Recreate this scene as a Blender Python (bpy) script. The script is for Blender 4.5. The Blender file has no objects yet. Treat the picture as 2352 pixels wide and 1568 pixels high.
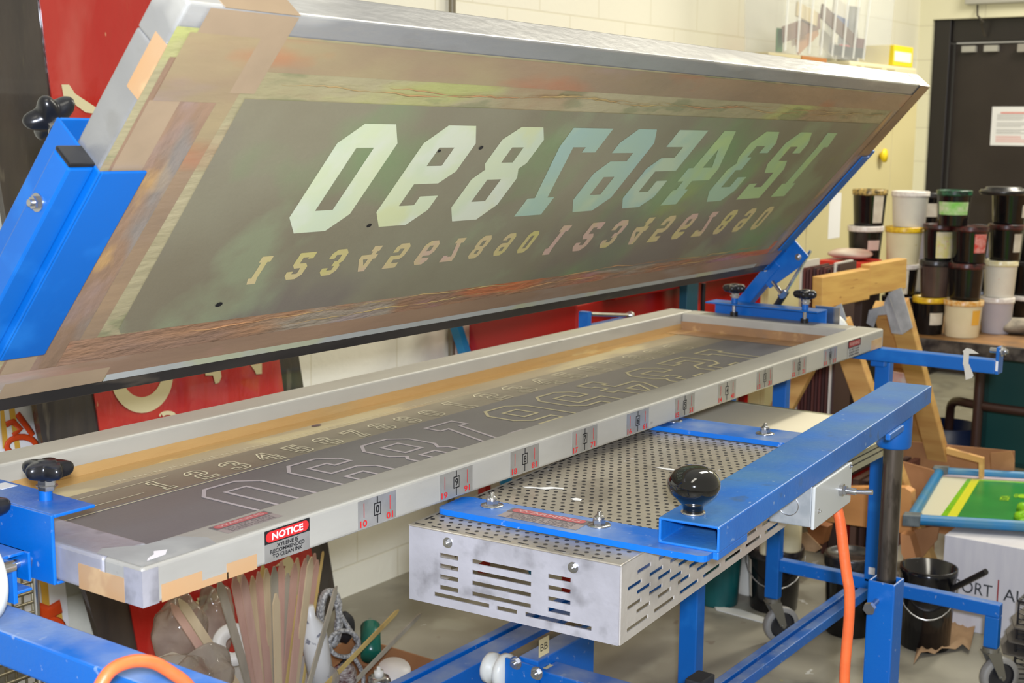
import bpy, math, random
import numpy as np
from mathutils import Vector, Matrix
from mathutils.geometry import tessellate_polygon
random.seed(7)
R = math.radians
sc = bpy.context.scene
COL = sc.collection

# ------------------------------------------------------------------ camera
FPX, YAW, PITCH, ROLL = 3092.9, 0.6195, 0.1593, -0.009
CAM = Vector((-0.9987, -1.2504, 1.4948))
_w = Vector((math.cos(YAW) * math.cos(PITCH), math.sin(YAW) * math.cos(PITCH), -math.sin(PITCH)))
_r = Vector((math.sin(YAW), -math.cos(YAW), 0))
_d = _w.cross(_r)
CR = math.cos(ROLL) * _r + math.sin(ROLL) * _d
CD = -math.sin(ROLL) * _r + math.cos(ROLL) * _d
cd = bpy.data.cameras.new('camera'); cam = bpy.data.objects.new('camera', cd); COL.objects.link(cam)
cam.matrix_world = Matrix(((CR.x, -CD.x, -_w.x, CAM.x), (CR.y, -CD.y, -_w.y, CAM.y), (CR.z, -CD.z, -_w.z, CAM.z), (0, 0, 0, 1)))
cd.sensor_width = 36; cd.lens = FPX * 36 / 2352; cd.clip_start = .05; cd.clip_end = 60
cd.dof.use_dof = True; cd.dof.focus_distance = 2.1; cd.dof.aperture_fstop = 9
sc.camera = cam

def at(px, py, x=None, y=None, z=None):
    """the point of a real plane (x=, y= or z= constant) seen at a pixel of the 2352x1568 frame"""
    v = _w + ((px - 1176) * CR + (py - 784) * CD) / FPX
    if z is not None: k = (z - CAM.z) / v.z
    elif y is not None: k = (y - CAM.y) / v.y
    else: k = (x - CAM.x) / v.x
    return CAM + k * v

# ------------------------------------------------------------------ light
sc.view_settings.view_transform = 'Standard'; sc.view_settings.look = 'None'
sc.view_settings.exposure = 0.0; sc.view_settings.gamma = 1; sc.view_settings.use_curve_mapping = False
wd = bpy.data.worlds.new('room_light'); sc.world = wd; wd.use_nodes = True
wd.node_tree.nodes['Background'].inputs[0].default_value = (1.0, .93, .74, 1)
wd.node_tree.nodes['Background'].inputs[1].default_value = .46

def lamp(name, loc, target, size, power, color, sy=None):
    l = bpy.data.lights.new(name, 'AREA'); l.energy = power; l.color = color; l.size = size
    if sy: l.shape = 'RECTANGLE'; l.size_y = sy
    o = bpy.data.objects.new(name, l); COL.objects.link(o); o.location = loc
    o.rotation_euler = (Vector(target) - Vector(loc)).to_track_quat('-Z', 'Y').to_euler()
    return o
lamp('flash_light', tuple(CAM - _w * .12 - CD * .085 + CR * .03), (2.2, .6, .8), .07, 82, (.88, .95, 1.12))
for i, (x, y) in enumerate([(-.6, -.9), (2.6, -.4), (5.4, -.3)]):
    lamp('ceiling_tube_light', (x, y, 3.1), (x, y, 0), 1.6, (14, 34, 95)[i], (1, .95, .82), .35)

# ------------------------------------------------------------------ materials
def lin(c):
    c = [v / 255 for v in c]
    return tuple(v / 12.92 if v <= .04045 else ((v + .055) / 1.055) ** 2.4 for v in c) + (1,)
def mat(name, col, rough=.5, metal=0, noise=None, bump=0, bscale=40, dust=None, alpha=None, trans=0, stains=(), spec=.5, coat=0, stretch=(1, 1, 1), voro=False):
    """stains: (colour, noise scale, threshold, softness, amount)"""
    m = bpy.data.materials.new(name); m.use_nodes = True
    nt = m.node_tree; N = nt.nodes; L = nt.links; b = N['Principled BSDF']
    b.inputs['Roughness'].default_value = rough; b.inputs['Metallic'].default_value = metal
    b.inputs['Specular IOR Level'].default_value = spec; b.inputs['Coat Weight'].default_value = coat
    if trans: b.inputs['Transmission Weight'].default_value = trans
    if alpha is not None: b.inputs['Alpha'].default_value = alpha
    tc = N.new('ShaderNodeTexCoord'); mp = N.new('ShaderNodeMapping'); mp.inputs['Scale'].default_value = stretch
    L.new(tc.outputs['Object'], mp.inputs[0])
    def nz(scale, off=0, det=4):
        n = N.new('ShaderNodeTexNoise'); n.inputs['Scale'].default_value = scale; n.inputs['Detail'].default_value = det
        if off:
            m2 = N.new('ShaderNodeMapping'); m2.inputs['Location'].default_value = (off, off * 1.7, off * .6); m2.inputs['Scale'].default_value = stretch
            L.new(tc.outputs['Object'], m2.inputs[0]); L.new(m2.outputs[0], n.inputs['Vector'])
        else: L.new(mp.outputs[0], n.inputs['Vector'])
        return n.outputs[0]
    def mix(fac, a, bcol):
        x = N.new('ShaderNodeMix'); x.data_type = 'RGBA'
        if hasattr(fac, 'is_linked'): L.new(fac, x.inputs[0])
        else: x.inputs[0].default_value = fac
        for s, v in ((6, a), (7, bcol)):
            if hasattr(v, 'is_linked'): L.new(v, x.inputs[s])
            else: x.inputs[s].default_value = v
        return x.outputs[2]
    def ramp(src, lo, hi, amt=1):
        r = N.new('ShaderNodeMapRange'); r.inputs[1].default_value = lo; r.inputs[2].default_value = hi; r.inputs[4].default_value = amt
        r.clamp = True; L.new(src, r.inputs[0]); return r.outputs[0]
    c = lin(col)
    if noise:
        c2, s = noise[0], noise[1]
        c = mix(ramp(nz(s), .35, .65, noise[2] if len(noise) > 2 else 1), c, lin(c2))
    for i, (sc_, s, th, soft, amt) in enumerate(stains):
        th = .5 + (th - .5) * (.55 if th < .65 else .88); c = mix(ramp(nz(s, 3.1 * (i + 1)), th, th + soft * .8, amt), c, lin(sc_))
    if dust:
        g = N.new('ShaderNodeNewGeometry'); sx = N.new('ShaderNodeSeparateXYZ'); L.new(g.outputs['Normal'], sx.inputs[0])
        up = ramp(sx.outputs[2], .6, .95)
        mu = N.new('ShaderNodeMath'); mu.operation = 'MULTIPLY'; L.new(up, mu.inputs[0]); L.new(ramp(nz(9, 5.5), .35, .7, dust[1]), mu.inputs[1])
        c = mix(mu.outputs[0], c, lin(dust[0]))
    if hasattr(c, 'is_linked'): L.new(c, b.inputs['Base Color'])
    else: b.inputs['Base Color'].default_value = c
    if bump:
        bp = N.new('ShaderNodeBump'); bp.inputs['Strength'].default_value = bump; bp.inputs['Distance'].default_value = .01
        L.new(nz(bscale, 1.3), bp.inputs['Height']); L.new(bp.outputs[0], b.inputs['Normal'])
    return m
def flat(name, col, rough=.6, **k): return mat(name, col, rough, **k)

BLUE = mat('blue enamel', (0, 100, 186), .38, dust=((150, 165, 185), .75), noise=((0, 94, 186), 6, .6), stains=[((150, 170, 200), 60, .68, .06, .5)], bump=.05, bscale=150)
BLUEC = mat('clean blue enamel', (0, 96, 178), .4, noise=((0, 90, 168), 5, .6), stains=[((30, 120, 200), 14, .6, .2, .5)])
BLUED = mat('worn blue enamel', (20, 108, 190), .42, dust=((70, 120, 160), .8), noise=((10, 90, 170), 7, .8), stains=[((60, 80, 90), 16, .66, .1, .6), ((160, 180, 200), 70, .7, .05, .5)], bump=.06, bscale=120)
ALU = mat('brushed aluminium', (156, 155, 152), .36, .5, noise=((170, 169, 165), 8), stains=[((150, 148, 142), 22, .6, .15, .5), ((226, 224, 214), 5, .6, .1, .6)], bump=.08, bscale=90, stretch=(.35, 1, 1))
ALUD = mat('dusty aluminium', (170, 167, 158), .5, .25, noise=((182, 179, 168), 7), stains=[((158, 154, 144), 9, .58, .2, .6), ((176, 180, 136), 4, .66, .12, .3), ((120, 116, 108), 46, .74, .06, .5)], bump=.06, bscale=60, stretch=(.4, 1, 1))
ALUB = mat('blotched aluminium', (166, 164, 168), .42, .4, noise=((190, 188, 194), 9), stains=[((120, 118, 120), 16, .6, .15, .6)], bump=.1, bscale=50)
ALUH = mat('slotted plate aluminium', (190, 184, 174), .38, .4, noise=((204, 198, 188), 6), stains=[((140, 134, 128), 9, .58, .15, .5), ((235, 235, 235), 40, .74, .03, .8), ((90, 170, 160), 30, .75, .03, .5)], bump=.08, bscale=70)
STEEL = mat('bright zinc steel', (205, 205, 205), .22, .95, noise=((160, 160, 165), 30, .6))
CHROME = mat('chrome', (225, 225, 225), .12, 1)
PIPE = mat('mill steel tube', (92, 86, 80), .3, .85, noise=((130, 120, 110), 12), stains=[((60, 55, 50), 30, .6, .1, .6)], stretch=(1, 1, .3))
BLACKP = mat('black plastic', (22, 22, 24), .28, noise=((40, 40, 42), 20, .5), dust=((110, 110, 110), .45))
BLACKG = mat('glossy black phenolic', (10, 10, 11), .08, coat=.6, dust=((90, 90, 90), .25))
BLACKS = mat('black steel bar', (46, 43, 41), .4, .3, noise=((70, 64, 58), 10), stretch=(.3, 1, 1), stains=[((105, 95, 80), 18, .64, .1, .6)])
BOXGREY = mat('grey galvanized box', (165, 170, 172), .4, .5, noise=((185, 188, 188), 60, .8))
PAINTGREY = mat('grey painted lid', (188, 190, 186), .45)
DIRTW = mat('white nylon', (232, 232, 224), .35, noise=((215, 216, 208), 6))
TAPE = mat('tan packing tape', (180, 146, 108), .3, noise=((182, 140, 96), 14, .8), stains=[((220, 190, 140), 9, .64, .1, .5)], stretch=(.5, 1, 1))
TAPED = mat('brown packing tape', (160, 122, 84), .3, noise=((140, 108, 80), 10), stains=[((196, 160, 110), 16, .62, .08, .6), ((120, 110, 100), 7, .6, .1, .5)], stretch=(.4, 1, 1), bump=.2, bscale=30)
WOOD = mat('pine wood', (214, 170, 92), .55, noise=((196, 148, 78), 7), stretch=(1, 1, 6), stains=[((150, 100, 50), 14, .72, .05, .8)], bump=.05, bscale=30)
WOODX = mat('pale timber', (212, 168, 100), .55, noise=((190, 140, 78), 8), stretch=(.4, .4, 3), stains=[((140, 96, 56), 20, .7, .06, .7)])
WOODB = mat('brown plywood', (170, 112, 64), .6, noise=((150, 96, 54), 9), stretch=(.4, 1, 3))
CARD = mat('brown cardboard', (166, 118, 76), .8, noise=((150, 104, 64), 7), stains=[((190, 140, 96), 5, .6, .1, .5)])
CARDW = mat('white corrugated card', (205, 203, 206), .75, noise=((196, 194, 200), 6), stretch=(1, 6, 1))
BKT = {
 'black': mat('black bucket plastic', (16, 16, 18), .16, noise=((34, 30, 30), 20, .5), stains=[((150, 60, 40), 60, .78, .03, .4), ((200, 200, 190), 80, .8, .02, .5)]),
 'white': mat('white bucket plastic', (226, 222, 208), .35, noise=((214, 210, 198), 10), stains=[((200, 90, 80), 60, .76, .02, .6)]),
 'cream': mat('cream bucket plastic', (232, 222, 186), .35, noise=((222, 210, 172), 8), stains=[((200, 170, 60), 40, .74, .03, .6)]),
 'grey': mat('grey tinted bucket plastic', (184, 180, 186), .35, noise=((172, 168, 178), 8)),
 'brown': mat('ink filled brown bucket plastic', (88, 72, 66), .22, noise=((70, 56, 52), 8), stains=[((60, 130, 160), 30, .72, .02, .9)]),
 'teal': mat('teal plastic', (18, 92, 92), .35, noise=((10, 74, 76), 8)),
}
INKY = {k: mat(k + ' ink crusted rim', c, .3, noise=(c2, 60)) for k, c, c2 in [
 ('yellow', (226, 190, 40), (196, 150, 30)), ('orange', (204, 140, 40), (226, 200, 150)), ('green', (30, 90, 60), (20, 24, 26)), ('white', (228, 222, 214), (206, 196, 190)),
 ('blackred', (30, 20, 20), (84, 32, 28)), ('black', (20, 20, 22), (50, 46, 46)), ('gold', (40, 36, 30), (190, 160, 90)), ('cream', (232, 226, 198), (214, 200, 150))]}
PAPER = mat('paper label', (214, 206, 188), .7, noise=((196, 186, 168), 20))
PINKP = mat('pinkish masking tape', (206, 178, 168), .7)
WHITE = flat('white paper', (226, 226, 226)); REDP = flat('red print', (196, 34, 36)); BLK = flat('black print', (18, 18, 20), .5)
SILVER = mat('silver foil sticker', (160, 158, 152), .32, .6, noise=((176, 174, 168), 30))
ORANGE = mat('orange cord rubber', (240, 112, 58), .42, noise=((226, 100, 50), 30, .7), bump=.1, bscale=60)
RAG = mat('stained rag cloth', (150, 140, 124), .9, noise=((110, 104, 94), 18), stains=[((196, 182, 156), 12, .58, .1, .7)], bump=.5, bscale=40)
KRAFT = mat('crumpled kraft paper', (172, 140, 104), .85, noise=((156, 124, 90), 14), bump=.4, bscale=25)

# ------------------------------------------------------------------ mesh builder
WL = {}
class MB:
    def __init__(s): s.v = []; s.f = []; s.m = []; s.sm = []
    def add(s, vs, fs, mi=0, smooth=False):
        o = len(s.v); s.v += [Vector(p) for p in vs]
        for f in fs: s.f.append([i + o for i in f]); s.m.append(mi); s.sm.append(smooth)
        return s
    def box(s, a, b, mi=0, M=None):
        x0, y0, z0 = a; x1, y1, z1 = b
        vs = [Vector(p) for p in ((x0, y0, z0), (x1, y0, z0), (x1, y1, z0), (x0, y1, z0), (x0, y0, z1), (x1, y0, z1), (x1, y1, z1), (x0, y1, z1))]
        if M: vs = [M(p) for p in vs]
        return s.add(vs, [(0, 3, 2, 1), (4, 5, 6, 7), (0, 1, 5, 4), (1, 2, 6, 5), (2, 3, 7, 6), (3, 0, 4, 7)], mi)
    def bar(s, p0, p1, w, h, up=(0, 0, 1), mi=0):
        p0 = Vector(p0); p1 = Vector(p1); d = (p1 - p0); ln = d.length; d.normalize()
        x = d.cross(Vector(up)).normalized(); u = x.cross(d).normalized()
        return s.box((0, -w / 2, -h / 2), (ln, w / 2, h / 2), mi, lambda p: p0 + d * p.x + x * p.y + u * p.z)
    def hollow(s, p0, p1, w, h, t, up=(0, 0, 1), mi=0):
        """open-ended rectangular tube"""
        p0 = Vector(p0); p1 = Vector(p1); d = (p1 - p0); ln = d.length; d.normalize()
        x = d.cross(Vector(up)).normalized(); u = x.cross(d).normalized()
        rings = []
        for (l, a) in ((0, 0), (ln, 0), (ln, t), (0, t)):
            rings.append([p0 + d * l + x * sx * (w / 2 - a) + u * sz * (h / 2 - a) for sx, sz in ((-1, -1), (1, -1), (1, 1), (-1, 1))])
        vs = [p for r in rings for p in r]; fs = []
        for k in range(4):
            a = k * 4; b = ((k + 1) % 4) * 4
            for j in range(4): fs.append((a + j, b + j, b + (j + 1) % 4, a + (j + 1) % 4))
        return s.add(vs, fs, mi)
    def cyl(s, p0, p1, r, n=20, r2=None, mi=0, caps=True, smooth=True):
        p0 = Vector(p0); p1 = Vector(p1); d = (p1 - p0).normalized(); r2 = r if r2 is None else r2
        a = d.orthogonal().normalized(); b = d.cross(a)
        vs = []
        for p, q in ((p0, r), (p1, r2)):
            for i in range(n): t = 2 * math.pi * i / n; vs.append(p + (a * math.cos(t) + b * math.sin(t)) * q)
        s.add(vs, [(i, (i + 1) % n, n + (i + 1) % n, n + i) for i in range(n)], mi, smooth)
        if caps: s.add(vs, [tuple(range(n - 1, -1, -1)), tuple(range(n, 2 * n))], mi)
        return s
    def lathe(s, prof, c=(0, 0, 0), n=28, mi=0, mis=None, axis=None, smooth=True):
        c = Vector(c)
        if axis is None: X, Y, Z = Vector((1, 0, 0)), Vector((0, 1, 0)), Vector((0, 0, 1))
        else: Z = Vector(axis).normalized(); X = Z.orthogonal().normalized(); Y = Z.cross(X)
        vs = [c + (X * math.cos(2 * math.pi * i / n) + Y * math.sin(2 * math.pi * i / n)) * r + Z * z for r, z in prof for i in range(n)]
        for k in range(len(prof) - 1):
            base = len(s.v) if k == 0 else base
            if k == 0: s.v += vs
            for i in range(n):
                s.f.append([base + k * n + i, base + k * n + (i + 1) % n, base + (k + 1) * n + (i + 1) % n, base + (k + 1) * n + i]); s.m.append(mis[k] if mis else mi); s.sm.append(smooth)
        return s
    def poly(s, loops, fr, t=0, mi=0):
        """filled polygon with holes in a frame fr(a,b,c)->point, thickness t along c"""
        flatv = [p for l in loops for p in l]
        tris = tessellate_polygon([[Vector((p[0], p[1], 0)) for p in l] for l in loops])
        nrm = []
        for tr in tris:
            a, b, c = [flatv[i] for i in tr]
            if (b[0] - a[0]) * (c[1] - a[1]) - (b[1] - a[1]) * (c[0] - a[0]) < 0: tr = (tr[0], tr[2], tr[1])
            nrm.append(tuple(tr))
        s.add([fr(p[0], p[1], t) for p in flatv], nrm, mi)
        if t:
            s.add([fr(p[0], p[1], 0) for p in flatv], [tr[::-1] for tr in nrm], mi)
            for l in loops:
                n = len(l); s.add([fr(p[0], p[1], q) for q in (0, t) for p in l], [(i, (i + 1) % n, n + (i + 1) % n, n + i) for i in range(n)], mi)
        return s
    def tube(s, pts, r, n=12, mi=0, close=False):
        pts = [Vector(p) for p in pts]; rs = r if isinstance(r, (list, tuple)) else [r] * len(pts)
        up = None; vs = []
        for i, p in enumerate(pts):
            d = (pts[min(i + 1, len(pts) - 1)] - pts[max(i - 1, 0)]).normalized()
            up = d.orthogonal().normalized() if up is None else (up - d * up.dot(d)).normalized()
            q = d.cross(up)
            for j in range(n): t = 2 * math.pi * j / n; vs.append(p + (up * math.cos(t) + q * math.sin(t)) * rs[i])
        m = len(pts)
        fs = [(i * n + j, i * n + (j + 1) % n, (i + 1) * n + (j + 1) % n, (i + 1) * n + j) for i in range(m - 1) for j in range(n)]
        s.add(vs, fs, mi, True); s.add(vs[:n] + vs[-n:], [tuple(range(n - 1, -1, -1)), tuple(range(n, 2 * n))], mi)
        return s
    def build(s, name, mats, parent=None, loc=None, bev=0, seg=2, local=False, sub=0):
        if not isinstance(mats, (list, tuple)): mats = [mats]
        me = bpy.data.meshes.new(name)
        if local: off = Vector((0, 0, 0))
        elif parent is not None: off = WL[parent.name]
        else:
            if loc is None:
                xs = [p.x for p in s.v]; ys = [p.y for p in s.v]; zs = [p.z for p in s.v]
                loc = ((min(xs) + max(xs)) / 2, (min(ys) + max(ys)) / 2, min(zs))
            off = Vector(loc)
        me.from_pydata([tuple(p - off) for p in s.v], [], s.f)
        for m in mats: me.materials.append(m)
        me.polygons.foreach_set('material_index', s.m); me.polygons.foreach_set('use_smooth', s.sm)
        me.update(); me.validate()
        o = bpy.data.objects.new(name, me); COL.objects.link(o)
        if parent is not None: o.parent = parent; WL[o.name] = off.copy()
        else: o.location = off; WL[o.name] = off.copy()
        if bev:
            b = o.modifiers.new('edge', 'BEVEL'); b.width = bev; b.segments = seg; b.limit_method = 'ANGLE'; b.angle_limit = R(40); b.harden_normals = False
        if sub:
            b = o.modifiers.new('sub', 'SUBSURF'); b.levels = b.render_levels = sub
        return o
def tag(o, label=None, cat=None, group=None, kind=None):
    for k, v in (('label', label), ('category', cat), ('group', group), ('kind', kind)):
        if v: o[k] = v
    return o
def thing(name, loc, label, cat, group=None, rz=0):
    o = bpy.data.objects.new(name, None); COL.objects.link(o); o.location = loc; o.rotation_euler = (0, 0, rz); o.empty_display_size = .05
    WL[o.name] = Vector(loc); return tag(o, label, cat, group)
def copy_tree(o, parent=None):
    c = o.copy(); COL.objects.link(c)
    if parent is not None: c.parent = parent
    WL[c.name] = WL[o.name].copy()
    for ch in list(o.children): copy_tree(ch, c)
    return c
def struct(o): o['kind'] = 'structure'; return o
_tc = {}
def text_mesh(body, bold=.0):
    k = (body, bold)
    if k not in _tc:
        cu = bpy.data.curves.new('t', 'FONT'); cu.body = body; cu.size = 1; cu.offset = bold; cu.align_x = 'CENTER'; cu.resolution_u = 3
        o = bpy.data.objects.new('t', cu); COL.objects.link(o)
        dg = bpy.context.evaluated_depsgraph_get(); me = bpy.data.meshes.new_from_object(o.evaluated_get(dg))
        vs = [(v.co.x, v.co.y) for v in me.vertices]; fs = [tuple(p.vertices) for p in me.polygons]
        bpy.data.objects.remove(o); bpy.data.curves.remove(cu); bpy.data.meshes.remove(me)
        if vs:
            x0 = min(v[0] for v in vs); x1 = max(v[0] for v in vs); y0 = min(v[1] for v in vs); y1 = max(v[1] for v in vs)
            vs = [((a - x0) / (x1 - x0), (b - y0) / (y1 - y0)) for a, b in vs]
        _tc[k] = (vs, fs)
    return _tc[k]
def put_text(mb, body, x0, y0, x1, y1, fr, c, mi, bold=.02):
    vs, fs = text_mesh(body, bold)
    mb.add([fr(x0 + a * (x1 - x0), y0 + b * (y1 - y0), c) for a, b in vs], fs, mi)
def rect(x0, y0, x1, y1): return [(x0, y0), (x1, y0), (x1, y1), (x0, y1)]
def rrect(x0, y0, x1, y1, r, n=4):
    o = []
    for cx, cy, a in ((x1 - r, y0 + r, -90), (x1 - r, y1 - r, 0), (x0 + r, y1 - r, 90), (x0 + r, y0 + r, 180)):
        for i in range(n + 1): t = R(a + 90 * i / n); o.append((cx + r * math.cos(t), cy + r * math.sin(t)))
    return o
def shrink(l, t):
    """inset a simple polygon by t"""
    n = len(l); A = sum(l[i][0] * l[(i + 1) % n][1] - l[(i + 1) % n][0] * l[i][1] for i in range(n)); sg = 1 if A > 0 else -1
    out = []
    for i in range(n):
        p0 = Vector(l[i - 1]); p = Vector(l[i]); p1 = Vector(l[(i + 1) % n])
        a = (p - p0).normalized(); b = (p1 - p).normalized()
        na = Vector((-a.y, a.x)) * sg; nb = Vector((-b.y, b.x)) * sg; m = (na + nb)
        if m.length < .2: m = na
        m.normalize(); k = t / max(.35, m.dot(na)); q = p + m * k; out.append((q.x, q.y))
    return out

# block numerals, x right, y down from the top edge, height 1 (as they show on the raised screen)
GL = {
'0': [[(0, .84), (0, .17), (.15, 0), (.47, 0), (.62, .17), (.62, .84), (.47, 1), (.15, 1)], [(.22, .79), (.22, .21), (.4, .21), (.4, .79)]],
'9': [[(0, .84), (0, .17), (.15, 0), (.48, 0), (.63, .17), (.63, .45), (.51, .57), (.22, .57), (.22, .79), (.4, .79), (.4, .7), (.62, .7), (.62, .85), (.47, 1), (.15, 1)], [(.22, .39), (.22, .21), (.4, .21), (.4, .39)]],
'8': [[(0, .84), (0, .54), (.09, .44), (.03, .38), (.03, .13), (.17, 0), (.47, 0), (.61, .13), (.61, .38), (.55, .44), (.63, .54), (.63, .84), (.48, 1), (.15, 1)], [(.24, .37), (.24, .21), (.4, .21), (.4, .37)], [(.22, .79), (.22, .55), (.41, .55), (.41, .79)]],
'7': [[(.11, 1), (.11, .79), (.22, .79), (0, .2), (0, 0), (.64, 0), (.64, .27), (.42, .27), (.42, .21), (.22, .21), (.42, .79), (.53, .79), (.53, 1)]],
'6': [[(0, .84), (0, .52), (.13, .38), (.42, .38), (.42, .28), (.04, .28), (.04, .16), (.19, 0), (.52, 0), (.67, .16), (.67, .84), (.5, 1), (.16, 1)], [(.23, .79), (.23, .57), (.42, .57), (.42, .79)]],
'5': [[(0, .86), (0, .48), (.13, .35), (.39, .35), (.39, .21), (.05, .21), (.05, 0), (.64, 0), (.64, .52), (.22, .52), (.22, .79), (.41, .79), (.41, .65), (.63, .65), (.63, .87), (.48, 1), (.15, 1)]],
'4': [[(.05, 1), (.05, .79), (.12, .79), (.12, .67), (0, .67), (0, .49), (.1, .49), (.12, 0), (.38, 0), (.7, .51), (.7, .67), (.31, .67), (.31, .79), (.39, .79), (.39, 1)], [(.31, .49), (.32, .24), (.52, .49)]],
'3': [[(.16, 1), (0, .84), (0, .53), (.1, .44), (.02, .36), (.02, .16), (.18, 0), (.51, 0), (.67, .16), (.67, .3), (.45, .3), (.45, .2), (.24, .2), (.24, .36), (.35, .36), (.35, .54), (.22, .54), (.22, .79), (.43, .79), (.43, .65), (.65, .65), (.65, .85), (.5, 1)]],
'2': [[(0, 1), (0, .76), (.2, .76), (.2, .82), (.4, .82), (.4, .6), (.16, .6), (.03, .47), (.03, .16), (.2, 0), (.52, 0), (.68, .16), (.68, .31), (.46, .31), (.46, .21), (.26, .21), (.26, .42), (.5, .42), (.62, .55), (.62, 1)]],
'1': [[(0, 1), (0, .79), (.1, .79), (.1, .22), (.04, 0), (.34, 0), (.42, .22), (.31, .22), (.31, .79), (.4, .79), (.4, 1)]],
}
GW = {'0': .62, '9': .63, '8': .63, '7': .64, '6': .67, '5': .64, '4': .7, '3': .67, '2': .68, '1': .42}
# label position order, left to right; the numerals seen mirrored on the raised screen
ORDER = list('0987654321')
BX = [.366, .551, .736, .923, 1.105, 1.291, 1.469, 1.660, 1.842, 2.034]
SM = '12345678901234567890'
SX = [.362 + .0757 * i for i in range(10)] + [1.143 + .1035 * i for i in range(10)]
SH = [.056] * 10 + [.078] * 10; SY = [.171] * 10 + [.157] * 10
def numeral(mb, ch, fr, x, y, h, fx, fy, c, mi=0, outline=0):
    """fx: mirror glyph x, fy: flip glyph top/bottom; (x,y) is the low corner"""
    w = GW[ch]; loops = []
    for l in GL[ch]:
        loops.append([(x + ((w - a) if fx else a) * h, y + (b if fy else 1 - b) * h) for a, b in l])
    if not outline: mb.poly(loops, lambda a, b, cc: fr(a, b, c), 0, mi)
    else:
        for k, l in enumerate(loops):
            i = shrink(l, outline if k == 0 else -outline)
            mb.poly([l, i] if k == 0 else [i, l], lambda a, b, cc: fr(a, b, c), 0, mi)

# ================================================================== THE ROOM
WY, WX = 1.57, 7.12
def block_wall(name, col, col2, axis):
    m = bpy.data.materials.new(name); m.use_nodes = True; nt = m.node_tree; N = nt.nodes; L = nt.links; b = N['Principled BSDF']
    b.inputs['Roughness'].default_value = .6
    tc = N.new('ShaderNodeTexCoord'); sp = N.new('ShaderNodeSeparateXYZ'); L.new(tc.outputs['Object'], sp.inputs[0])
    cb = N.new('ShaderNodeCombineXYZ'); L.new(sp.outputs[axis], cb.inputs[0]); L.new(sp.outputs[2], cb.inputs[1])
    br = N.new('ShaderNodeTexBrick'); L.new(cb.outputs[0], br.inputs['Vector'])
    br.inputs['Scale'].default_value = 1; br.inputs['Brick Width'].default_value = .4; br.inputs['Row Height'].default_value = .2; br.inputs['Mortar Size'].default_value = .004; br.inputs['Mortar Smooth'].default_value = .6
    br.inputs['Color1'].default_value = lin(col); br.inputs['Color2'].default_value = lin(col); br.inputs['Mortar'].default_value = lin(col2)
    nz = N.new('ShaderNodeTexNoise'); nz.inputs['Scale'].default_value = 60; L.new(tc.outputs['Object'], nz.inputs['Vector'])
    L.new(br.outputs['Color'], b.inputs['Base Color'])
    bp = N.new('ShaderNodeBump'); bp.inputs['Strength'].default_value = .25; bp.inputs['Distance'].default_value = .004
    ad = N.new('ShaderNodeMath'); ad.operation = 'SUBTRACT'; L.new(nz.outputs[0], ad.inputs[0]); L.new(br.outputs['Fac'], ad.inputs[1]); L.new(ad.outputs[0], bp.inputs['Height']); L.new(bp.outputs[0], b.inputs['Normal'])
    return m
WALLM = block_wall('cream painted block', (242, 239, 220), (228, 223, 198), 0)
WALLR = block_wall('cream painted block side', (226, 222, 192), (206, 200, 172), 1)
FLOORM = mat('worn grey concrete', (156, 151, 134), .5, noise=((132, 127, 112), 2.2), stains=[((96, 92, 84), 3.5, .56, .14, .5), ((168, 166, 150), 5, .6, .12, .5), ((206, 206, 200), 14, .74, .02, .7), ((190, 176, 80), 22, .77, .02, .7), ((90, 60, 50), 12, .74, .04, .4)], bump=.06, bscale=30)
struct(MB().box((-3.5, -3.2, -.1), (WX + .6, WY, 0)).build('floor', FLOORM))
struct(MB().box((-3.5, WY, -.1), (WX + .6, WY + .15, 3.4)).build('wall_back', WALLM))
# side wall with the door opening
DY0, DY1, DZ = .42, 1.38, 2.135
mb = MB(); mb.box((WX, DY1 + .11, -.1), (WX + .25, WY, 3.4)); mb.box((WX, -3.2, -.1), (WX + .25, DY0 - .11, 3.4)); mb.box((WX, DY0 - .11, DZ + .0), (WX + .25, DY1 + .11, 3.4))
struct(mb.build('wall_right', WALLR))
DOORM = mat('dark brown door paint', (38, 30, 26), .42, noise=((44, 36, 32), 4))
DFR = mat('black brown door frame', (30, 25, 24), .35)
mb = MB()
for a, b in (((WX + .03, DY1 + .01, 0), (WX + .16, DY1 + .108, DZ)), ((WX + .06, DY0 - .11, 0), (WX + .16, DY0 - .01, DZ)), ((WX + .06, DY0 - .01, DZ - .13), (WX + .16, DY1 + .01, DZ))): mb.box(a, b)
dfo = struct(mb.build('door_1', DFR, bev=.004))
dl = MB().box((WX + .1, DY0 + .0, .01), (WX + .145, DY1 - .0, DZ - .14)).build('door_leaf', DOORM, dfo, bev=.003)
mb = MB(); mb.box((WX + .06, 1.25, DZ - .19), (WX + .1, 1.33, DZ - .155)); mb.box((WX + .06, 1.12, DZ - .19), (WX + .1, 1.2, DZ - .155)); mb.build('door_contact', flat('aluminium grey', (170, 168, 160), .4), dfo)
mb = MB(); mb.hollow((WX + .05, .5, DZ - .175), (WX + .05, 1.0, DZ - .175), .04, .045, .008); mb.build('closer_arm', flat('closer metal', (150, 146, 138), .4), dfo)
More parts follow.
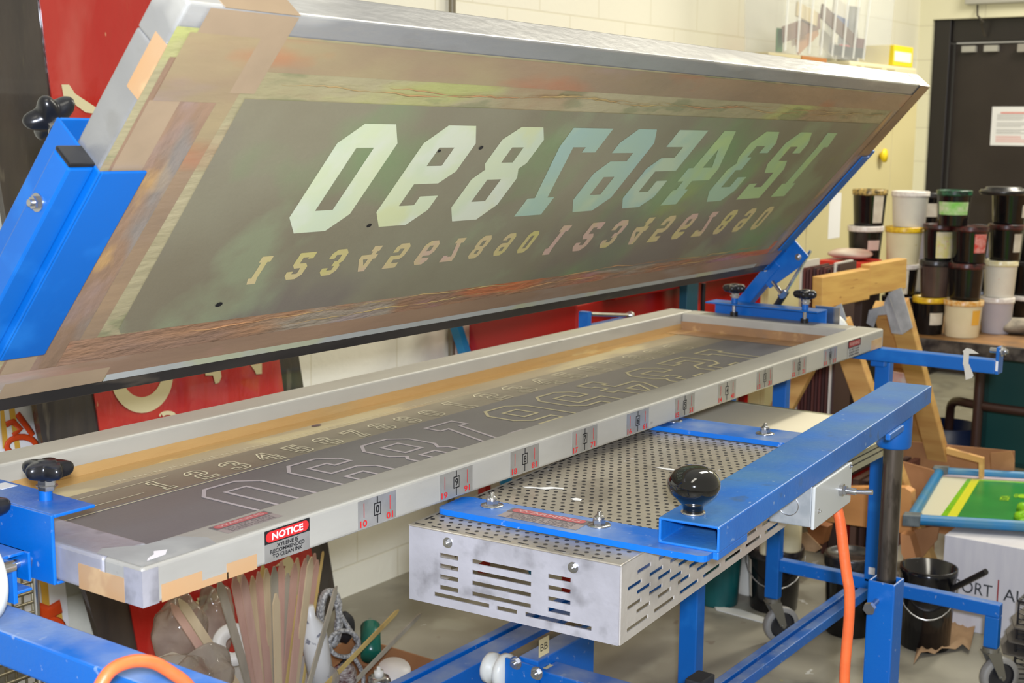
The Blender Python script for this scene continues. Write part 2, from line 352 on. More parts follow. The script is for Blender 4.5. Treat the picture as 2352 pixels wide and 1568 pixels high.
# notice on the door
def Dfr(a, b, c=0): return Vector((WX + .098 - c, a, b))
p0 = at(2280, 245, x=WX + .098); p1 = at(2352, 335, x=WX + .098)
nw = .28; nh = p0.z - p1.z
mb = MB(); mb.box((WX + .094, p0.y - nw, p1.z), (WX + .099, p0.y, p0.z))
def Nf(a, b, c): return Vector((WX + .0935 - c, p0.y - a, p0.z - b))
mb.poly([rect(.05, .032, .23, .04)], lambda a, b, c: Nf(a, b, 0), 0, 2)
kN = nh / .31
for i in range(17):
    q = (.06 + i * .0135) * kN
    if i in (4, 8, 12): continue
    mb.poly([rect(.03, q, random.uniform(.17, .25), q + .0035)], lambda a, b, c: Nf(a, b, 0), 0, 2 if i > 12 else 1)
tag(mb.build('door_notice', [WHITE, flat('grey print', (150, 150, 150)), flat('faded red print', (214, 120, 110))]), 'white typed notice taped to the dark brown door', 'notice')
# grey unit above the door with a cable
pu = at(2222, 12, x=WX)
mb = MB().box((WX - .06, pu.y - .6, pu.z), (WX, pu.y, pu.z + .16)); tag(mb.build('wall_unit', flat('grey plastic cover', (176, 174, 164)), bev=.006), 'flat grey unit mounted on the wall above the dark door', 'light fitting')
q = at(2245, 12, x=WX - .02); e1 = at(2262, 82, x=WX + .03)
tag(MB().tube([q, q + Vector((-.02, -.01, -.06)), q + Vector((-.03, -.05, -.1)), Vector((WX - .02, e1.y + .01, (q.z + e1.z) / 2 - .02)), e1], .006, 8).build('cable', flat('dark cable', (70, 64, 56))), 'thin dark cable hanging from the unit above the door frame', 'cable')
# switch boxes on the wall return
mb = MB()
for py in (285, 300, 318, 338): c = at(2104, py, y=WY); mb.box((c.x - .03, WY - .025, c.z - (.015 if py in (285, 338) else .03)), (c.x + .03, WY, c.z + (.015 if py in (285, 338) else .03)))
tag(mb.build('switch_strip', flat('grey switches', (140, 136, 124))), 'row of small grey switches on the wall beside the door', 'switch')
# vertical conduit on the back wall
p = at(1040, 10, y=WY - .02)
tag(MB().cyl((p.x, WY - .018, .02), (p.x, WY - .018, 3.3), .012).build('wall_conduit', mat('grey conduit', (128, 120, 100), .4, .3)), 'thin grey conduit running up the cream block wall', 'pipe')

# ================================================================== TAN METAL CABINET IN THE CORNER
CABM = mat('beige enamel', (204, 193, 146), .4, noise=((198, 187, 140), 2))
CYF = 1.16
cxa = at(1775, 400, y=CYF).x; cxb = at(2098, 400, y=CYF).x
cz = at(2085, 178, y=CYF).z
cab = thing('storage_cabinet', ((cxa + cxb) / 2, 1.36, 0), 'tall beige metal cabinet with a yellow knob in the room corner', 'cabinet')
MB().box((cxa, CYF + .02, 0), (cxb, WY - .01, cz)).build('body', CABM, cab, bev=.004)
seams = [at(q, 400, y=CYF).x for q in (1775, 1858, 2045, 2098)]
for a, b in zip(seams[:-1], seams[1:]): MB().box((a + .003, CYF, .06), (b - .003, CYF + .02, cz - .03)).build('door', CABM, cab, bev=.003)
kp = at(2021, 357, y=CYF); MB().lathe([(0, .0), (.012, 0), (.02, .01), (.034, .02), (.032, .03), (0, .034)], (kp.x, kp.y, kp.z), axis=(0, -1, 0)).build('knob', flat('yellow plastic', (236, 206, 20), .35), cab)
a = at(1906, 445, y=CYF); b = at(1928, 545, y=CYF)
MB().box((a.x, CYF - .0008, b.z), (b.x, CYF, a.z)).build('paper_strip', WHITE, cab)
# on the cabinet: cream case, boards, clear bin with clutter, yellow carton, dark roll
zb = at(1880, 131, y=CYF + .03).z
ca0, ca1 = at(1955, 130, y=CYF + .01).x, cxb - .01
cs = thing('plastic_case', ((ca0 + ca1) / 2, 1.35, cz), 'cream plastic case with handle recesses lying on top of the beige cabinet', 'case')
MB().box((ca0, CYF + .01, cz + .001), (ca1, WY - .03, zb - .002)).build('shell', mat('cream abs', (220, 212, 176), .4), cs, bev=.01)
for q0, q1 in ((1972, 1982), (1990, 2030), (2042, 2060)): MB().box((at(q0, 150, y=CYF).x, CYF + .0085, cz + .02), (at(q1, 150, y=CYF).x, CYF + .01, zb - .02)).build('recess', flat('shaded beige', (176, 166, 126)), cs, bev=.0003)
for k, (q0, q1, c_) in enumerate(((1765, 1840, (196, 186, 150)), (1842, 1900, (176, 116, 60)))):
    tag(MB().box((at(q0, 130, y=CYF + .03).x, CYF + .03, cz + .001), (at(q1, 130, y=CYF + .03).x, WY - .03, zb - .002)).build('packing_block', flat('packing', c_, .7), bev=.003), ('pale flat block' if k == 0 else 'orange-brown cardboard block') + ' under the clear bin on the cabinet', 'block')
CLEAR = mat('clear bin plastic', (225, 228, 228), .12, alpha=.30, noise=((200, 206, 208), 6, .5))
bx0, bx1 = at(1796, 120, y=CYF + .03).x, at(2042, 120, y=CYF + .03).x; H = .55; by0, by1 = CYF + .03, CYF + .2
bn = thing('clear_storage_bin', ((bx0 + bx1) / 2, 1.35, zb), 'clear ribbed plastic bin full of odds and ends on top of the corner cabinet', 'storage bin')
def binc(z): k = .05 * (z / H); return [(bx0 - k, by0 - k * .3), (bx1 + k * .5, by0 - k * .3), (bx1 + k * .5, by1), (bx0 - k, by1)]
mb = MB(); mb.add([(x_, y_, zb + z) for z in (0, H) for x_, y_ in binc(z)], [(0, 1, 2, 3), (0, 1, 5, 4), (1, 2, 6, 5), (2, 3, 7, 6), (3, 0, 4, 7)]); mb.build('tub', CLEAR, bn)
RIB = mat('clear rib', (240, 242, 240), .2, alpha=.5)
for i in range(8):
    x_ = bx0 + .02 + (at(1985, 120, y=CYF + .03).x - bx0 - .04) * i / 7; k = .05 * (1 - i / 7 * 1.2)
    MB().bar((x_, by0 - .004, zb + .01), (x_ - k, by0 - .04, zb + H), .012, .006, up=(0, 1, 0)).build('rib', RIB, bn)
rnd = random.Random(3)
cl = [('tan', (206, 190, 150), (1830, 1880, 20, 45, 8)), ('brown', (116, 76, 54), (1800, 1885, 52, 76, -12)), ('dark brown', (96, 66, 52), (1885, 1965, 50, 70, 16)), ('blue', (80, 96, 140), (1905, 1950, 40, 56, 6)), ('green', (70, 124, 66), (1785, 1800, 72, 125, 0)), ('pale grey', (206, 202, 190), (1915, 1950, 6, 44, 14)), ('orange-brown', (176, 124, 76), (1830, 1880, 96, 126, -25)), ('black', (44, 44, 48), (1915, 1988, 112, 126, 0)), ('red', (206, 84, 84), (1930, 1962, 106, 114, 0)), ('off-white', (216, 212, 200), (1885, 1925, 86, 120, 18)), ('maroon', (104, 62, 66), (1968, 1990, 90, 126, 0)), ('cream', (222, 216, 196), (1820, 1860, 72, 92, -18))]
for i, (nm, c, (q0, q1, r0, r1, an)) in enumerate(cl):
    yy = by0 + .012 + .0115 * i; A = at(q0, r1, y=yy); B = at(q1, r0, y=yy); th = R(an); w_, h_ = (B.x - A.x) / 2, (B.z - A.z) / 2
    cc = Vector(((A.x + B.x) / 2, yy, max((A.z + B.z) / 2, zb + .01 + abs(w_ * math.sin(th)) + h_ * math.cos(th))))
    o = MB().box((-w_, 0, -h_), (w_, .010, h_), 0, lambda p: Vector((cc.x + p.x * math.cos(th) + p.z * math.sin(th), cc.y + p.y, cc.z - p.x * math.sin(th) + p.z * math.cos(th)))).build('stored_item', flat('bin clutter ' + nm, c, .6), bev=.003)
    tag(o, '%s piece seen through the clear bin on the cabinet' % nm, 'odds and ends')
A = at(2054, 104, y=CYF + .02); B = at(2097, 130, y=CYF + .02)
yb = thing('yellow_carton', ((A.x + B.x) / 2, CYF + .1, zb), 'yellow and white open carton on the cream case beside the clear bin', 'carton')
MB().box((A.x, CYF + .02, zb), (B.x, CYF + .2, zb + .1)).build('sleeve', flat('yellow print card', (232, 206, 30)), yb, bev=.003)
MB().box((A.x + .01, CYF + .0185, zb + .022), (B.x - .03, CYF + .02, zb + .07)).build('white_panel', WHITE, yb)
mb = MB().lathe([(0, 0), (.05, 0), (.055, .1), (.045, .2), (.055, .3), (0, .31)], ((A.x + B.x) / 2 - .02, WY - .1, zb)); tag(mb.build('dark_roll', mat('dark crinkled film', (52, 48, 40), .5, bump=.6, bscale=30)), 'dark crinkled roll standing behind the clear bin', 'roll')

# ================================================================== LOWER (FLAT) SCREEN
L_, W_, RW, ZT, HF = 2.455, .642, .073, .97, .05
RWE = .07
ls = thing('print_screen', (L_ / 2, W_ / 2, ZT - HF), 'long flat aluminium print screen with number stickers, lying level in the press', 'print screen')
def rails(mb, fr, L, W, h, rw, re):
    for a, b in (((0, 0, 0), (L, rw, h)), ((0, W - rw, 0), (L, W, h)), ((0, rw, 0), (re, W - rw, h)), ((L - re, rw, 0), (L, W - rw, h))): mb.box(a, b, 0, fr)
fl = lambda p: Vector((p.x, p.y, ZT - HF + p.z))
for nm, a, b in (('front_rail', (0, 0, 0), (L_, RW, HF)), ('back_rail', (0, W_ - RW, 0), (L_, W_, HF)), ('end_rail', (0, RW, 0), (RWE, W_ - RW, HF)), ('end_rail', (L_ - RWE, RW, 0), (L_, W_ - RW, HF))):
    MB().box(a, b, 0, fl).build(nm, ALUB if (nm == 'end_rail' and a[0] == 0) else ALUD, ls, bev=.005, seg=3)
FMESH = mat('dark ink-stained mesh', (118, 116, 116), .45, noise=((102, 100, 102), 5), stretch=(.35, 1, 1), stains=[((120, 114, 110), 4, .56, .15, .5), ((170, 165, 160), 90, .78, .02, .4)], bump=.03, bscale=200)
FMB = mat('brown stained mesh', (140, 130, 110), .36, noise=((116, 108, 92), 6), stretch=(.3, 1, 1), stains=[((160, 150, 120), 7, .58, .1, .5), ((150, 90, 60), 3, .68, .08, .4)])
FGOLD = mat('golden tape over mesh', (180, 146, 94), .22, noise=((166, 132, 82), 5), stretch=(.3, 1, 1), stains=[((222, 200, 140), 9, .6, .05, .6), ((150, 138, 104), 4, .6, .1, .6)], bump=.35, bscale=25)
zm = ZT - HF + .002
Lf = lambda a, b, c=0: Vector((a, b, zm + c))
MB().poly([rect(RWE - .01, RW - .01, L_ - RWE + .01, .38)], Lf).build('mesh_fabric', FMESH, ls)
MB().poly([rect(RWE - .01, .38, L_ - RWE + .01, .475)], Lf).build('mesh_fabric', FMB, ls)
MB().poly([rect(RWE - .01, .475, L_ - RWE + .01, .53)], Lf).build('mesh_fabric', mat('grey worn mesh edge', (166, 152, 122), .3, noise=((150, 136, 108), 8), stretch=(.25, 1, 1), stains=[((200, 186, 140), 8, .6, .08, .6), ((190, 150, 90), 5, .6, .08, .5)]), ls)
MB().poly([rect(RWE - .01, .53, L_ - RWE + .01, W_ - RW + .01)], Lf).build('edge_tape', FGOLD, ls)
# tape folded up the inner faces
MB().box((RWE, W_ - RW - .0012, 0), (L_ - RWE, W_ - RW - .0002, .019), 0, fl).build('edge_tape', FGOLD, ls)
MB().box((L_ - RWE - .0012, RW, 0), (L_ - RWE - .0002, W_ - RW, .026), 0, fl).build('edge_tape', TAPED, ls)
MB().poly([rect(L_ - RWE - .09, RW, L_ - RWE, W_ - RW)], lambda a, b, c: Lf(a, b, .0006)).build('edge_tape', TAPED, ls)
STS = flat('cream open mesh lines', (216, 208, 178), .5)
STL = flat('pale open mesh lines', (190, 180, 182), .5); STY = flat('yellowish open mesh lines', (206, 196, 152), .5)
for i, ch in enumerate(ORDER):
    mb = MB(); numeral(mb, ch, Lf, BX[i], .135, .208, False, True, .0006, outline=.0065); mb.build('number_outline', STL if i < 4 else STY, ls)
for i, ch in enumerate(SM):
    h = .058 if i < 10 else .08
    mb = MB(); numeral(mb, ch, Lf, SX[i] - (.0 if i < 10 else .0), (.386 if i < 10 else .382), h, True, False, .0006, outline=.003); mb.build('number_outline', STS, ls)
mb = MB()
for i in range(90): x = .34 + i * .0105; mb.poly([rect(x, .484, x + .0016, .491 if i % 4 else .495)], lambda a, b, c: Lf(a, b, .0006))
mb.poly([rect(.1, .37, .62, .373)], lambda a, b, c: Lf(a, b, .0006)); mb.poly([rect(.08, .40, .33, .402)], lambda a, b, c: Lf(a, b, .0006)); mb.poly([rect(.08, .45, .42, .4515)], lambda a, b, c: Lf(a, b, .0006))
mb.build('ruler_marks', STS, ls)
# little blotches of ink
MB().poly([[(.84 + .012 * math.cos(t), .520 + .007 * math.sin(t)) for t in [k * .5236 for k in range(12)]]], lambda a, b, c: Lf(a, b, .0008)).build('ink_spot', flat('purple ink', (70, 40, 60), .3), ls)
# stickers on the front face (plane y = 0)
Ff = lambda a, b, c=0: Vector((a, -.0006 - c * .0003, ZT - HF + b))
for k, d in enumerate('0987654321'):
    x0 = .381 + .1857 * k if k < 10 else 0; w = .083; h0, h1 = .004, .045
    mb = MB(); mb.box((x0, -.0006, ZT - HF + h0), (x0 + w, 0, ZT - HF + h1))
    cxx = x0 + w * .5
    mb.poly([rect(x0 + .012, .019, x0 + .0133, .04)], lambda a, b, c: Ff(a, b, 1), 0, 1)
    mb.poly([rect(x0 + w - .0143, .019, x0 + w - .013, .04)], lambda a, b, c: Ff(a, b, 1), 0, 1)
    mb.poly([rect(cxx - .001, .005, cxx + .001, .0445)], lambda a, b, c: Ff(a, b, 1), 0, 2)
    mb.poly([rect(cxx - .0075, .0165, cxx + .0075, .0355), rect(cxx - .0058, .0182, cxx + .0058, .0338)], lambda a, b, c: Ff(a, b, 1), 0, 2)
    mb.poly([rect(cxx - .0058, .0182, cxx + .0058, .0338)], lambda a, b, c: Ff(a, b, 1.2), 0, 0)
    put_text(mb, d, cxx - .0038, .0198, cxx + .0038, .0322, Ff, 2, 2, .03)
    put_text(mb, '1' + d, x0 + .004, .0055, x0 + .019, .0155, Ff, 1, 1, .03)
    put_text(mb, d + '1', x0 + w - .022, .0055, x0 + w - .007, .0155, Ff, 1, 1, .03)
    o = mb.build('number_sticker', [SILVER, REDP, BLK], ls); o['label'] = 'silver registration sticker with boxed black %s between red numbers' % d
mb = MB(); x0, x1 = .199, .283
mb.box((x0, -.0006, ZT - HF + .002), (x1, 0, ZT - HF + .046))
mb.poly([rect(x0, .0275, x1, .046)], lambda a, b, c: Ff(a, b, 1), 0, 2)
mb.poly([rrect(x0 + .002, .0295, x1 - .002, .044, .0072)], lambda a, b, c: Ff(a, b, 2), 0, 1)
put_text(mb, 'NOTICE', x0 + .013, .032, x1 - .013, .0415, Ff, 3, 3, .03)
for i, (t, a, b) in enumerate((('XYLENE IS', .022, .062), ('RECOMMENDED', .01, .074), ('TO CLEAN INK', .014, .07))): put_text(mb, t, x0 + a, .0198 - .0068 * i, x0 + b, .0253 - .0068 * i, Ff, 1, 2, .025)
o = mb.build('notice_sticker', [SILVER, REDP, BLK, WHITE], ls); o['label'] = 'red black and silver NOTICE sticker'
def warn(parent, fr, x0, y0, w, h, faded=False, s=1):
    mb = MB(); mb.poly([rect(x0, y0, x0 + w, y0 + h)], lambda a, b, c: fr(a, b, 0))
    mb.poly([rect(x0, y0 + h * .55, x0 + w, y0 + h)], lambda a, b, c: fr(a, b, 1), 0, 2)
    mb.poly([rrect(x0 + w * .04, y0 + h * .6, x0 + w * .96, y0 + h * .95, h * .15)], lambda a, b, c: fr(a, b, 2), 0, 1)
    put_text(mb, 'WARNING', x0 + w * .1, y0 + h * .67, x0 + w * .9, y0 + h * .88, fr, 3, 3)
    for i, t in enumerate(('DO NOT CLEAN', 'SCREEN WITH', 'SCREEN OPENER')): put_text(mb, t, x0 + w * .1, y0 + h * (.38 - .16 * i), x0 + w * .9, y0 + h * (.5 - .16 * i), fr, 1, 2)
    c = (150, 138, 134) if faded else (168, 166, 160)
    return mb.build('warning_sticker', [flat('sticker silver', c, .5), flat('sticker red', (176, 92, 92) if faded else (150, 40, 42)), flat('sticker dark', (110, 100, 98) if faded else (40, 36, 38)), flat('sticker light', (196, 150, 146) if faded else (190, 150, 140))], parent)
warn(ls, Ff, 2.206, .004, .084, .043)['label'] = 'small red and black warning sticker near the far corner'
Tf = lambda a, b, c=0: Vector((a, b, ZT + .0003 + .0003 * c))
warn(ls, Tf, .157, .022, .1, .038, True)['label'] = 'worn faded red warning sticker on the top of the rail'
mb = MB(); mb.box((-.0006, -.0006, ZT - HF + .0005), (.024, .0, ZT - .004)); mb.box((-.0006, 0, ZT - HF + .0005), (0, .033, ZT - .004)); mb.build('bare_metal_wrap', ALUB, ls)
MB().poly([[(.004, .004), (.12, .004), (.13, .03), (.11, .066), (.06, .07), (.02, .1), (.004, .09)]], Tf).build('bare_metal_wrap', mat('smeared grey metal', (172, 174, 170), .5, .1, noise=((150, 150, 148), 12), stains=[((196, 194, 186), 8, .6, .1, .6)]), ls)
# tape patches round the near corner
mb = MB(); mb.box((.028, -.0008, ZT - HF), (.092, 0, ZT - HF + .022)); mb.box((.092, -.0008, ZT - HF), (.135, 0, ZT - HF + .009)); mb.box((.133, -.0008, ZT - HF), (.185, 0, ZT - HF + .02)); mb.build('tape_patch', TAPE, ls)
mb = MB(); mb.box((-.0008, .033, ZT - HF), (0, .079, ZT - HF + .031)); mb.box((-.0007, .079, ZT - HF), (0, .121, ZT - HF + .0325)); mb.build('tape_patch', TAPE, ls)
MB().box((L_ - .085, -.0008, ZT - HF + .002), (L_ - .012, 0, ZT - HF + .028)).build('tape_patch', TAPE, ls)
mb = MB().poly([[(.02 + a, .015 + b) for a, b in ((0, 0), (.03, .002), (.045, .016), (.03, .024), (.022, .014), (.008, .008))]], lambda a, b, c: Tf(a, b, 2)); mb.build('paint_drop', flat('wet white paint', (245, 245, 245), .1), ls)

# ================================================================== RAISED SCREEN
O_ = Vector((-.034, .274, 1.141)); TA = .857; UY = .018; UR = -.007
X_ = Vector((math.cos(UY) * math.cos(UR), math.sin(UY) * math.cos(UR), math.sin(UR)))
V_ = Vector((0, -math.cos(TA), math.sin(TA))); V_ = (V_ - X_ * V_.dot(X_)).normalized(); N_ = X_.cross(V_)
LU, WU = 2.456, .63
def Uf(u, v, n=0): return O_ + X_ * u + V_ * v + N_ * n          # n > 0 towards the underside we see
UM = lambda p: Uf(p.x, p.y, p.z)
us = thing('print_screen', tuple(Uf(LU / 2, 0, -.02)), 'long aluminium print screen tilted up and open, showing large mirrored numbers', 'print screen')
for nm, a, b in (('hinge_rail', (0, 0, -HF), (LU, .07, -.001)), ('top_rail', (0, WU - .07, -HF), (LU, WU, -.001)), ('end_rail', (0, .07, -HF), (.07, WU - .07, -.001)), ('end_rail', (LU - .07, .07, -HF), (LU, WU - .07, -.001))):
    MB().box(a, b, 0, UM).build(nm, ALU, us, bev=.004, seg=3)
def upatch(name, m, r, lev, parent=us):
    return MB().poly([r if isinstance(r[0], tuple) else rect(*r)], lambda a, b, c: Uf(a, b, .0004 * lev)).build(name, m, parent)
EMU = mat('olive grey emulsion', (136, 131, 106), .38, noise=((122, 113, 90), 3), stretch=(.8, .8, .8), stains=[((112, 146, 92), 3.2, .52, .16, .7), ((112, 100, 94), 2.6, .55, .12, .6), ((146, 160, 120), 6, .6, .12, .4), ((140, 150, 70), 5, .66, .1, .5)], bump=.03, bscale=200)
BAND = mat('hazy stained mesh border', (168, 156, 120), .34, noise=((152, 142, 104), 5), stretch=(.5, 1.5, 1.5), stains=[((170, 176, 90), 4, .6, .1, .6), ((150, 110, 80), 5, .6, .1, .5), ((110, 116, 80), 12, .64, .06, .5)], bump=.25, bscale=40)
UTAPE = mat('old brown tape on screen', (154, 128, 98), .3, noise=((138, 116, 92), 6), stretch=(.5, 1.5, 1.5), stains=[((172, 168, 112), 3, .64, .1, .25), ((176, 104, 66), 5, .64, .1, .5), ((160, 136, 140), 4, .62, .1, .4)], bump=.12, bscale=30)
LTAPE = mat('light tan tape on screen', (166, 142, 112), .3, noise=((154, 132, 104), 8), stretch=(1, 1, 1), bump=.08, bscale=20)
UBRN = mat('streaky brown tape', (152, 122, 96), .32, noise=((134, 108, 84), 7), stretch=(1.2, .6, .6), stains=[((190, 150, 90), 9, .62, .06, .6), ((130, 130, 124), 6, .6, .1, .6), ((170, 150, 150), 5, .62, .1, .4)], bump=.25, bscale=40)
UORG = mat('rust orange crusted ink', (158, 118, 84), .4, noise=((142, 112, 90), 9), stretch=(.5, 2, 2), stains=[((196, 104, 54), 4, .52, .12, .8), ((170, 120, 150), 4, .6, .1, .5), ((150, 156, 140), 5, .62, .1, .5)], bump=.5, bscale=45)
PALE = mat('pale bare strip', (196, 198, 190), .35, .2, noise=((184, 186, 176), 8), stains=[((200, 204, 140), 5, .6, .1, .5), ((200, 150, 190), 6, .68, .1, .5)])
upatch('mesh_fabric', BAND, (.0, .0, LU, WU - .03), .5)
upatch('border_tape', UTAPE, (.16, .548, LU, .597), 2)
upatch('border_tape', UBRN, (.012, .02, .115, .56), 1.5)
upatch('border_tape', LTAPE, (.016, .02, .060, .50), 2)
upatch('border_tape', UTAPE, (.115, .06, .142, .53), 2)
upatch('border_tape', UBRN, (LU - .12, .0, LU - .002, .6), 1.7)
upatch('border_tape', UORG, (.10, .028, LU - .1, .098), 2.4)
upatch('border_tape', mat('brown hinge side tape', (156, 126, 98), .32, noise=((142, 114, 90), 6), stretch=(.4, 1.5, 1.5), stains=[((176, 170, 160), 5, .62, .15, .5), ((170, 130, 110), 9, .6, .1, .5)], bump=.1, bscale=30), (.002, .012, LU - .01, .05), 2.8)
upatch('border_tape', LTAPE, (.032, .0, .198, .03), 3.0)
upatch('border_tape', LTAPE, (.03, .515, .165, WU - .002), 3.2)
upatch('border_tape', UTAPE, (.02, .50, .125, .595), 3.6)
upatch('border_tape', mat('grubby tape end', (150, 116, 80), .4, noise=((120, 94, 70), 12)), (LU - .075, .4, LU - .001, WU - .001), 3.5)
upatch('bare_strip', PALE, (.2, .0, LU - .11, .014), 3.4)
upatch('bare_strip', PALE, (.002, .0, .03, .02), 3.4)
upatch('emulsion_panel', EMU, [(.155, .507), (.172, .11), (.18, .1), (2.33, .07), (2.33, .505)], 3)
# wrinkle ridges of dried ink along the border
mb = MB()
for base, v0, amp in ((0, .53, .008), (1, .085, .008), (2, .535, .004), (3, .066, .006)):
    pts = []; x = .2 + .1 * base; w = 0
    while x < 2.3:
        w += random.uniform(-1, 1) * .002; w *= .9; pts.append(Uf(x, v0 + w + amp * .3 * math.sin(x * 9), .0018)); x += .012
    mb.tube(pts, [abs(.0012 * math.sin(k * .23) * math.sin(k * .071 + base)) + .00015 for k in range(len(pts))], 5)
mb.build('ink_ridge', mat('dried yellow ink', (166, 148, 96), .4, noise=((170, 122, 84), 3)), us)
BIGM = mat('pale open numeral mesh', (206, 212, 170), .42, noise=((196, 206, 176), 5), stains=[((214, 214, 196), 7, .56, .1, .5), ((206, 206, 140), 6, .6, .1, .5)])
BIGG = mat('green tinted numeral mesh', (156, 180, 132), .42, noise=((166, 190, 128), 4), stains=[((150, 180, 160), 5, .52, .12, .7), ((176, 196, 120), 6, .6, .1, .6)])
BIGB = mat('teal tinted numeral mesh', (166, 188, 156), .42, noise=((156, 184, 170), 5), stains=[((190, 200, 160), 6, .56, .12, .5)])
for i, ch in enumerate(ORDER):
    mb = MB(); w = GW[ch]
    numeral(mb, ch, Uf, BX[i], .270, .203, False, False, .0016)
    mb.build('number_stencil', BIGM if i < 3 else BIGB if i < 6 else BIGG, us)
SMM = mat('pinkish cream numeral mesh', (198, 176, 134), .45, noise=((190, 180, 110), 9), stains=[((196, 160, 150), 5, .54, .1, .8)])
for i, ch in enumerate(SM):
    mb = MB(); numeral(mb, ch, Uf, SX[i], SY[i], SH[i], True, True, .0016); mb.build('number_stencil', SMM, us)
for a, b, r in ((.70, .43, .004), (.6, .424, .003), (.555, .275, .004), (.335, .135, .005)):
    MB().poly([[(a + r * math.cos(t) * 1.4, b + r * math.sin(t)) for t in [k * .7854 for k in range(8)]]], lambda a, b, c: Uf(a, b, .0021)).build('ink_speck', BLK, us)
# tape wraps over the top and side faces
MB().box((.05, WU, -HF + .002), (.166, WU + .0008, .001), 0, UM).build('tape_wrap', LTAPE, us)
MB().box((-.0008, .50, -.022), (0, .575, .001), 0, UM).build('tape_wrap', TAPE, us)
MB().box((LU - .08, WU, -HF + .004), (LU - .0, WU + .0008, .001), 0, UM).build('tape_wrap', TAPED, us)

# ================================================================== THE PRESS
pr = thing('screen_press', (1.25, .3, 0), 'blue steel screen printing press holding one flat and one raised screen', 'printing press')
def star_knob(parent, c, axis, rad=.03, shaft=.05, m=BLACKP, thread=.0):
    """five-lobed clamp knob; c = centre of the knob head, axis points out of the head"""
    c = Vector(c); Z = Vector(axis).normalized(); X = Z.orthogonal().normalized(); Y = Z.cross(X)
    mb = MB(); n = 80; rings = []
    prof = [(.33, -.6), (.4, -.52), (.62, -.46), (.84, -.36), (.96, -.2), (1, 0), (.97, .16), (.88, .28), (.72, .35), (.4, .34), (.38, .41), (.0, .43)]
    vs = []
    for f, h in prof:
        for i in range(n):
            t = 2 * math.pi * i / n; lob = 1 + (.2 * (math.cos(5 * t)) - .06) * max(0, min(1, (f - .38) / .45))
            vs.append(c + (X * math.cos(t) + Y * math.sin(t)) * rad * f * lob + Z * h * rad * .9)
    mb.add(vs, [(k * n + i, k * n + (i + 1) % n, (k + 1) * n + (i + 1) % n, (k + 1) * n + i) for k in range(len(prof) - 1) for i in range(n)], 0, True)
    k = mb.build('star_knob', m, parent)
    sb = MB().cyl(c - Z * rad * .4, c - Z * (rad * .4 + shaft), .0055, 12)
    sb.cyl(c - Z * rad * .45, c - Z * rad * .7, .012, 6, smooth=False).cyl(c - Z * rad * .7, c - Z * rad * .95, .011, 6, smooth=False).cyl(c - Z * rad * .72, c - Z * rad * .76, .014, 16)
    sb.build('threaded_stud', STEEL, k)
    return k
def hexbolt(parent, c, axis, r=.009, m=STEEL, name='bolt'):
    c = Vector(c); Z = Vector(axis).normalized()
    return MB().cyl(c, c + Z * r * .25, r * 1.35, 20).cyl(c + Z * r * .25, c + Z * r * .95, r * .95, 6, smooth=False).cyl(c + Z * r * .95, c + Z * r * 1.5, r * .5, 12).build(name, m, parent)
# clamp channel on the left end of the raised screen
T = .004
def channel(fr, name, sgn, v0, v1, depth, fl, parent, mt):
    """U channel gripping the screen end; fr(x,v,n): x outwards from the screen end is negative*sgn"""
    mb = MB()
    mb.box((-T - .001, v0, -depth), (-.001, v1, .002 + T), 0, fr); mb.box((-.001, v0, .0025), (fl, v1, .0025 + T), 0, fr); mb.box((-.001, v0, -depth), (fl * .85, v1, -depth + T), 0, fr)
    return mb.build(name, mt, parent, bev=.0015)
cu = channel(lambda p: Uf(p.x, p.y, p.z), 'clamp_channel', 1, .085, .398, .088, .064, pr, BLUEC)
mb = MB().box((-.04, -.06, -.036), (-T - .0012, .397, -.002), 0, UM); mb.build('lift_arm', BLUEC, pr, bev=.003)
MB().box((-.040, .397, -.035), (-.0055, .403, -.003), 0, UM).build('end_cap', BLACKP, pr, bev=.002)
hexbolt(pr, Uf(-.04, .33, -.045 + .025), -X_, .008)
for v in (.36, .13): star_knob(cu, Uf(.03, v, -.088 - .045), -N_, .03, .06)
# right one (seen nearly edge-on)
cr = channel(lambda p: Uf(LU - p.x, p.y, p.z), 'clamp_channel', 1, .06, .398, .088, .05, pr, BLUEC)
MB().box((LU + T + .0012, -.03, -.036), (LU + .04, .41, -.002), 0, UM).build('lift_arm', BLUEC, pr, bev=.003)
for v in (.13, .34): star_knob(cr, Uf(LU - .03, v, -.133), -N_, .03, .06)
# black hinge bar
MB().box((-.04, -.034, -.044), (LU + .04, -.005, -.004), 0, UM).build('hinge_bar', BLACKS, pr, bev=.002)
# right hinge bracket and post
xp = L_ + .012
pl = [at(a, b, x=xp) for a, b in ((1825, 552), (1856, 588), (1834, 614), (1768, 662), (1748, 640), (1780, 577))]
mb = MB(); mb.poly([[(p.y, p.z) for p in pl]], lambda a, b, c: Vector((xp + c, a, b)), .006); mb.build('hinge_plate', BLUEC, pr, bev=.001)
a0 = at(1706, 700, x=xp + .02); a1 = at(1790, 600, x=xp + .02)
MB().bar(a0, a1, .035, .045, up=(1, 0, 0)).build('hinge_post', BLUEC, pr, bev=.003)
for a, b in ((1834, 590), (1800, 572), (1760, 618)): hexbolt(pr, at(a, b, x=xp), (-1, 0, 0), .007)
b0 = at(1775, 647, x=xp - .01); b1 = at(1796, 674, x=xp - .03)
MB().cyl(b0, b1, .0055, 12).cyl(b1, b1 + (b1 - b0).normalized() * .007, .013, 14).build('stop_screw', STEEL, pr)
s0 = at(1862, 575, x=xp + .03); s1 = at(1806, 668, x=xp + .03); s2 = at(1772, 720, x=xp + .03)
MB().cyl(s0, s1, .005, 12).cyl(s1, s2, .01, 12, mi=1).build('gas_strut', [CHROME, BLACKP], pr)
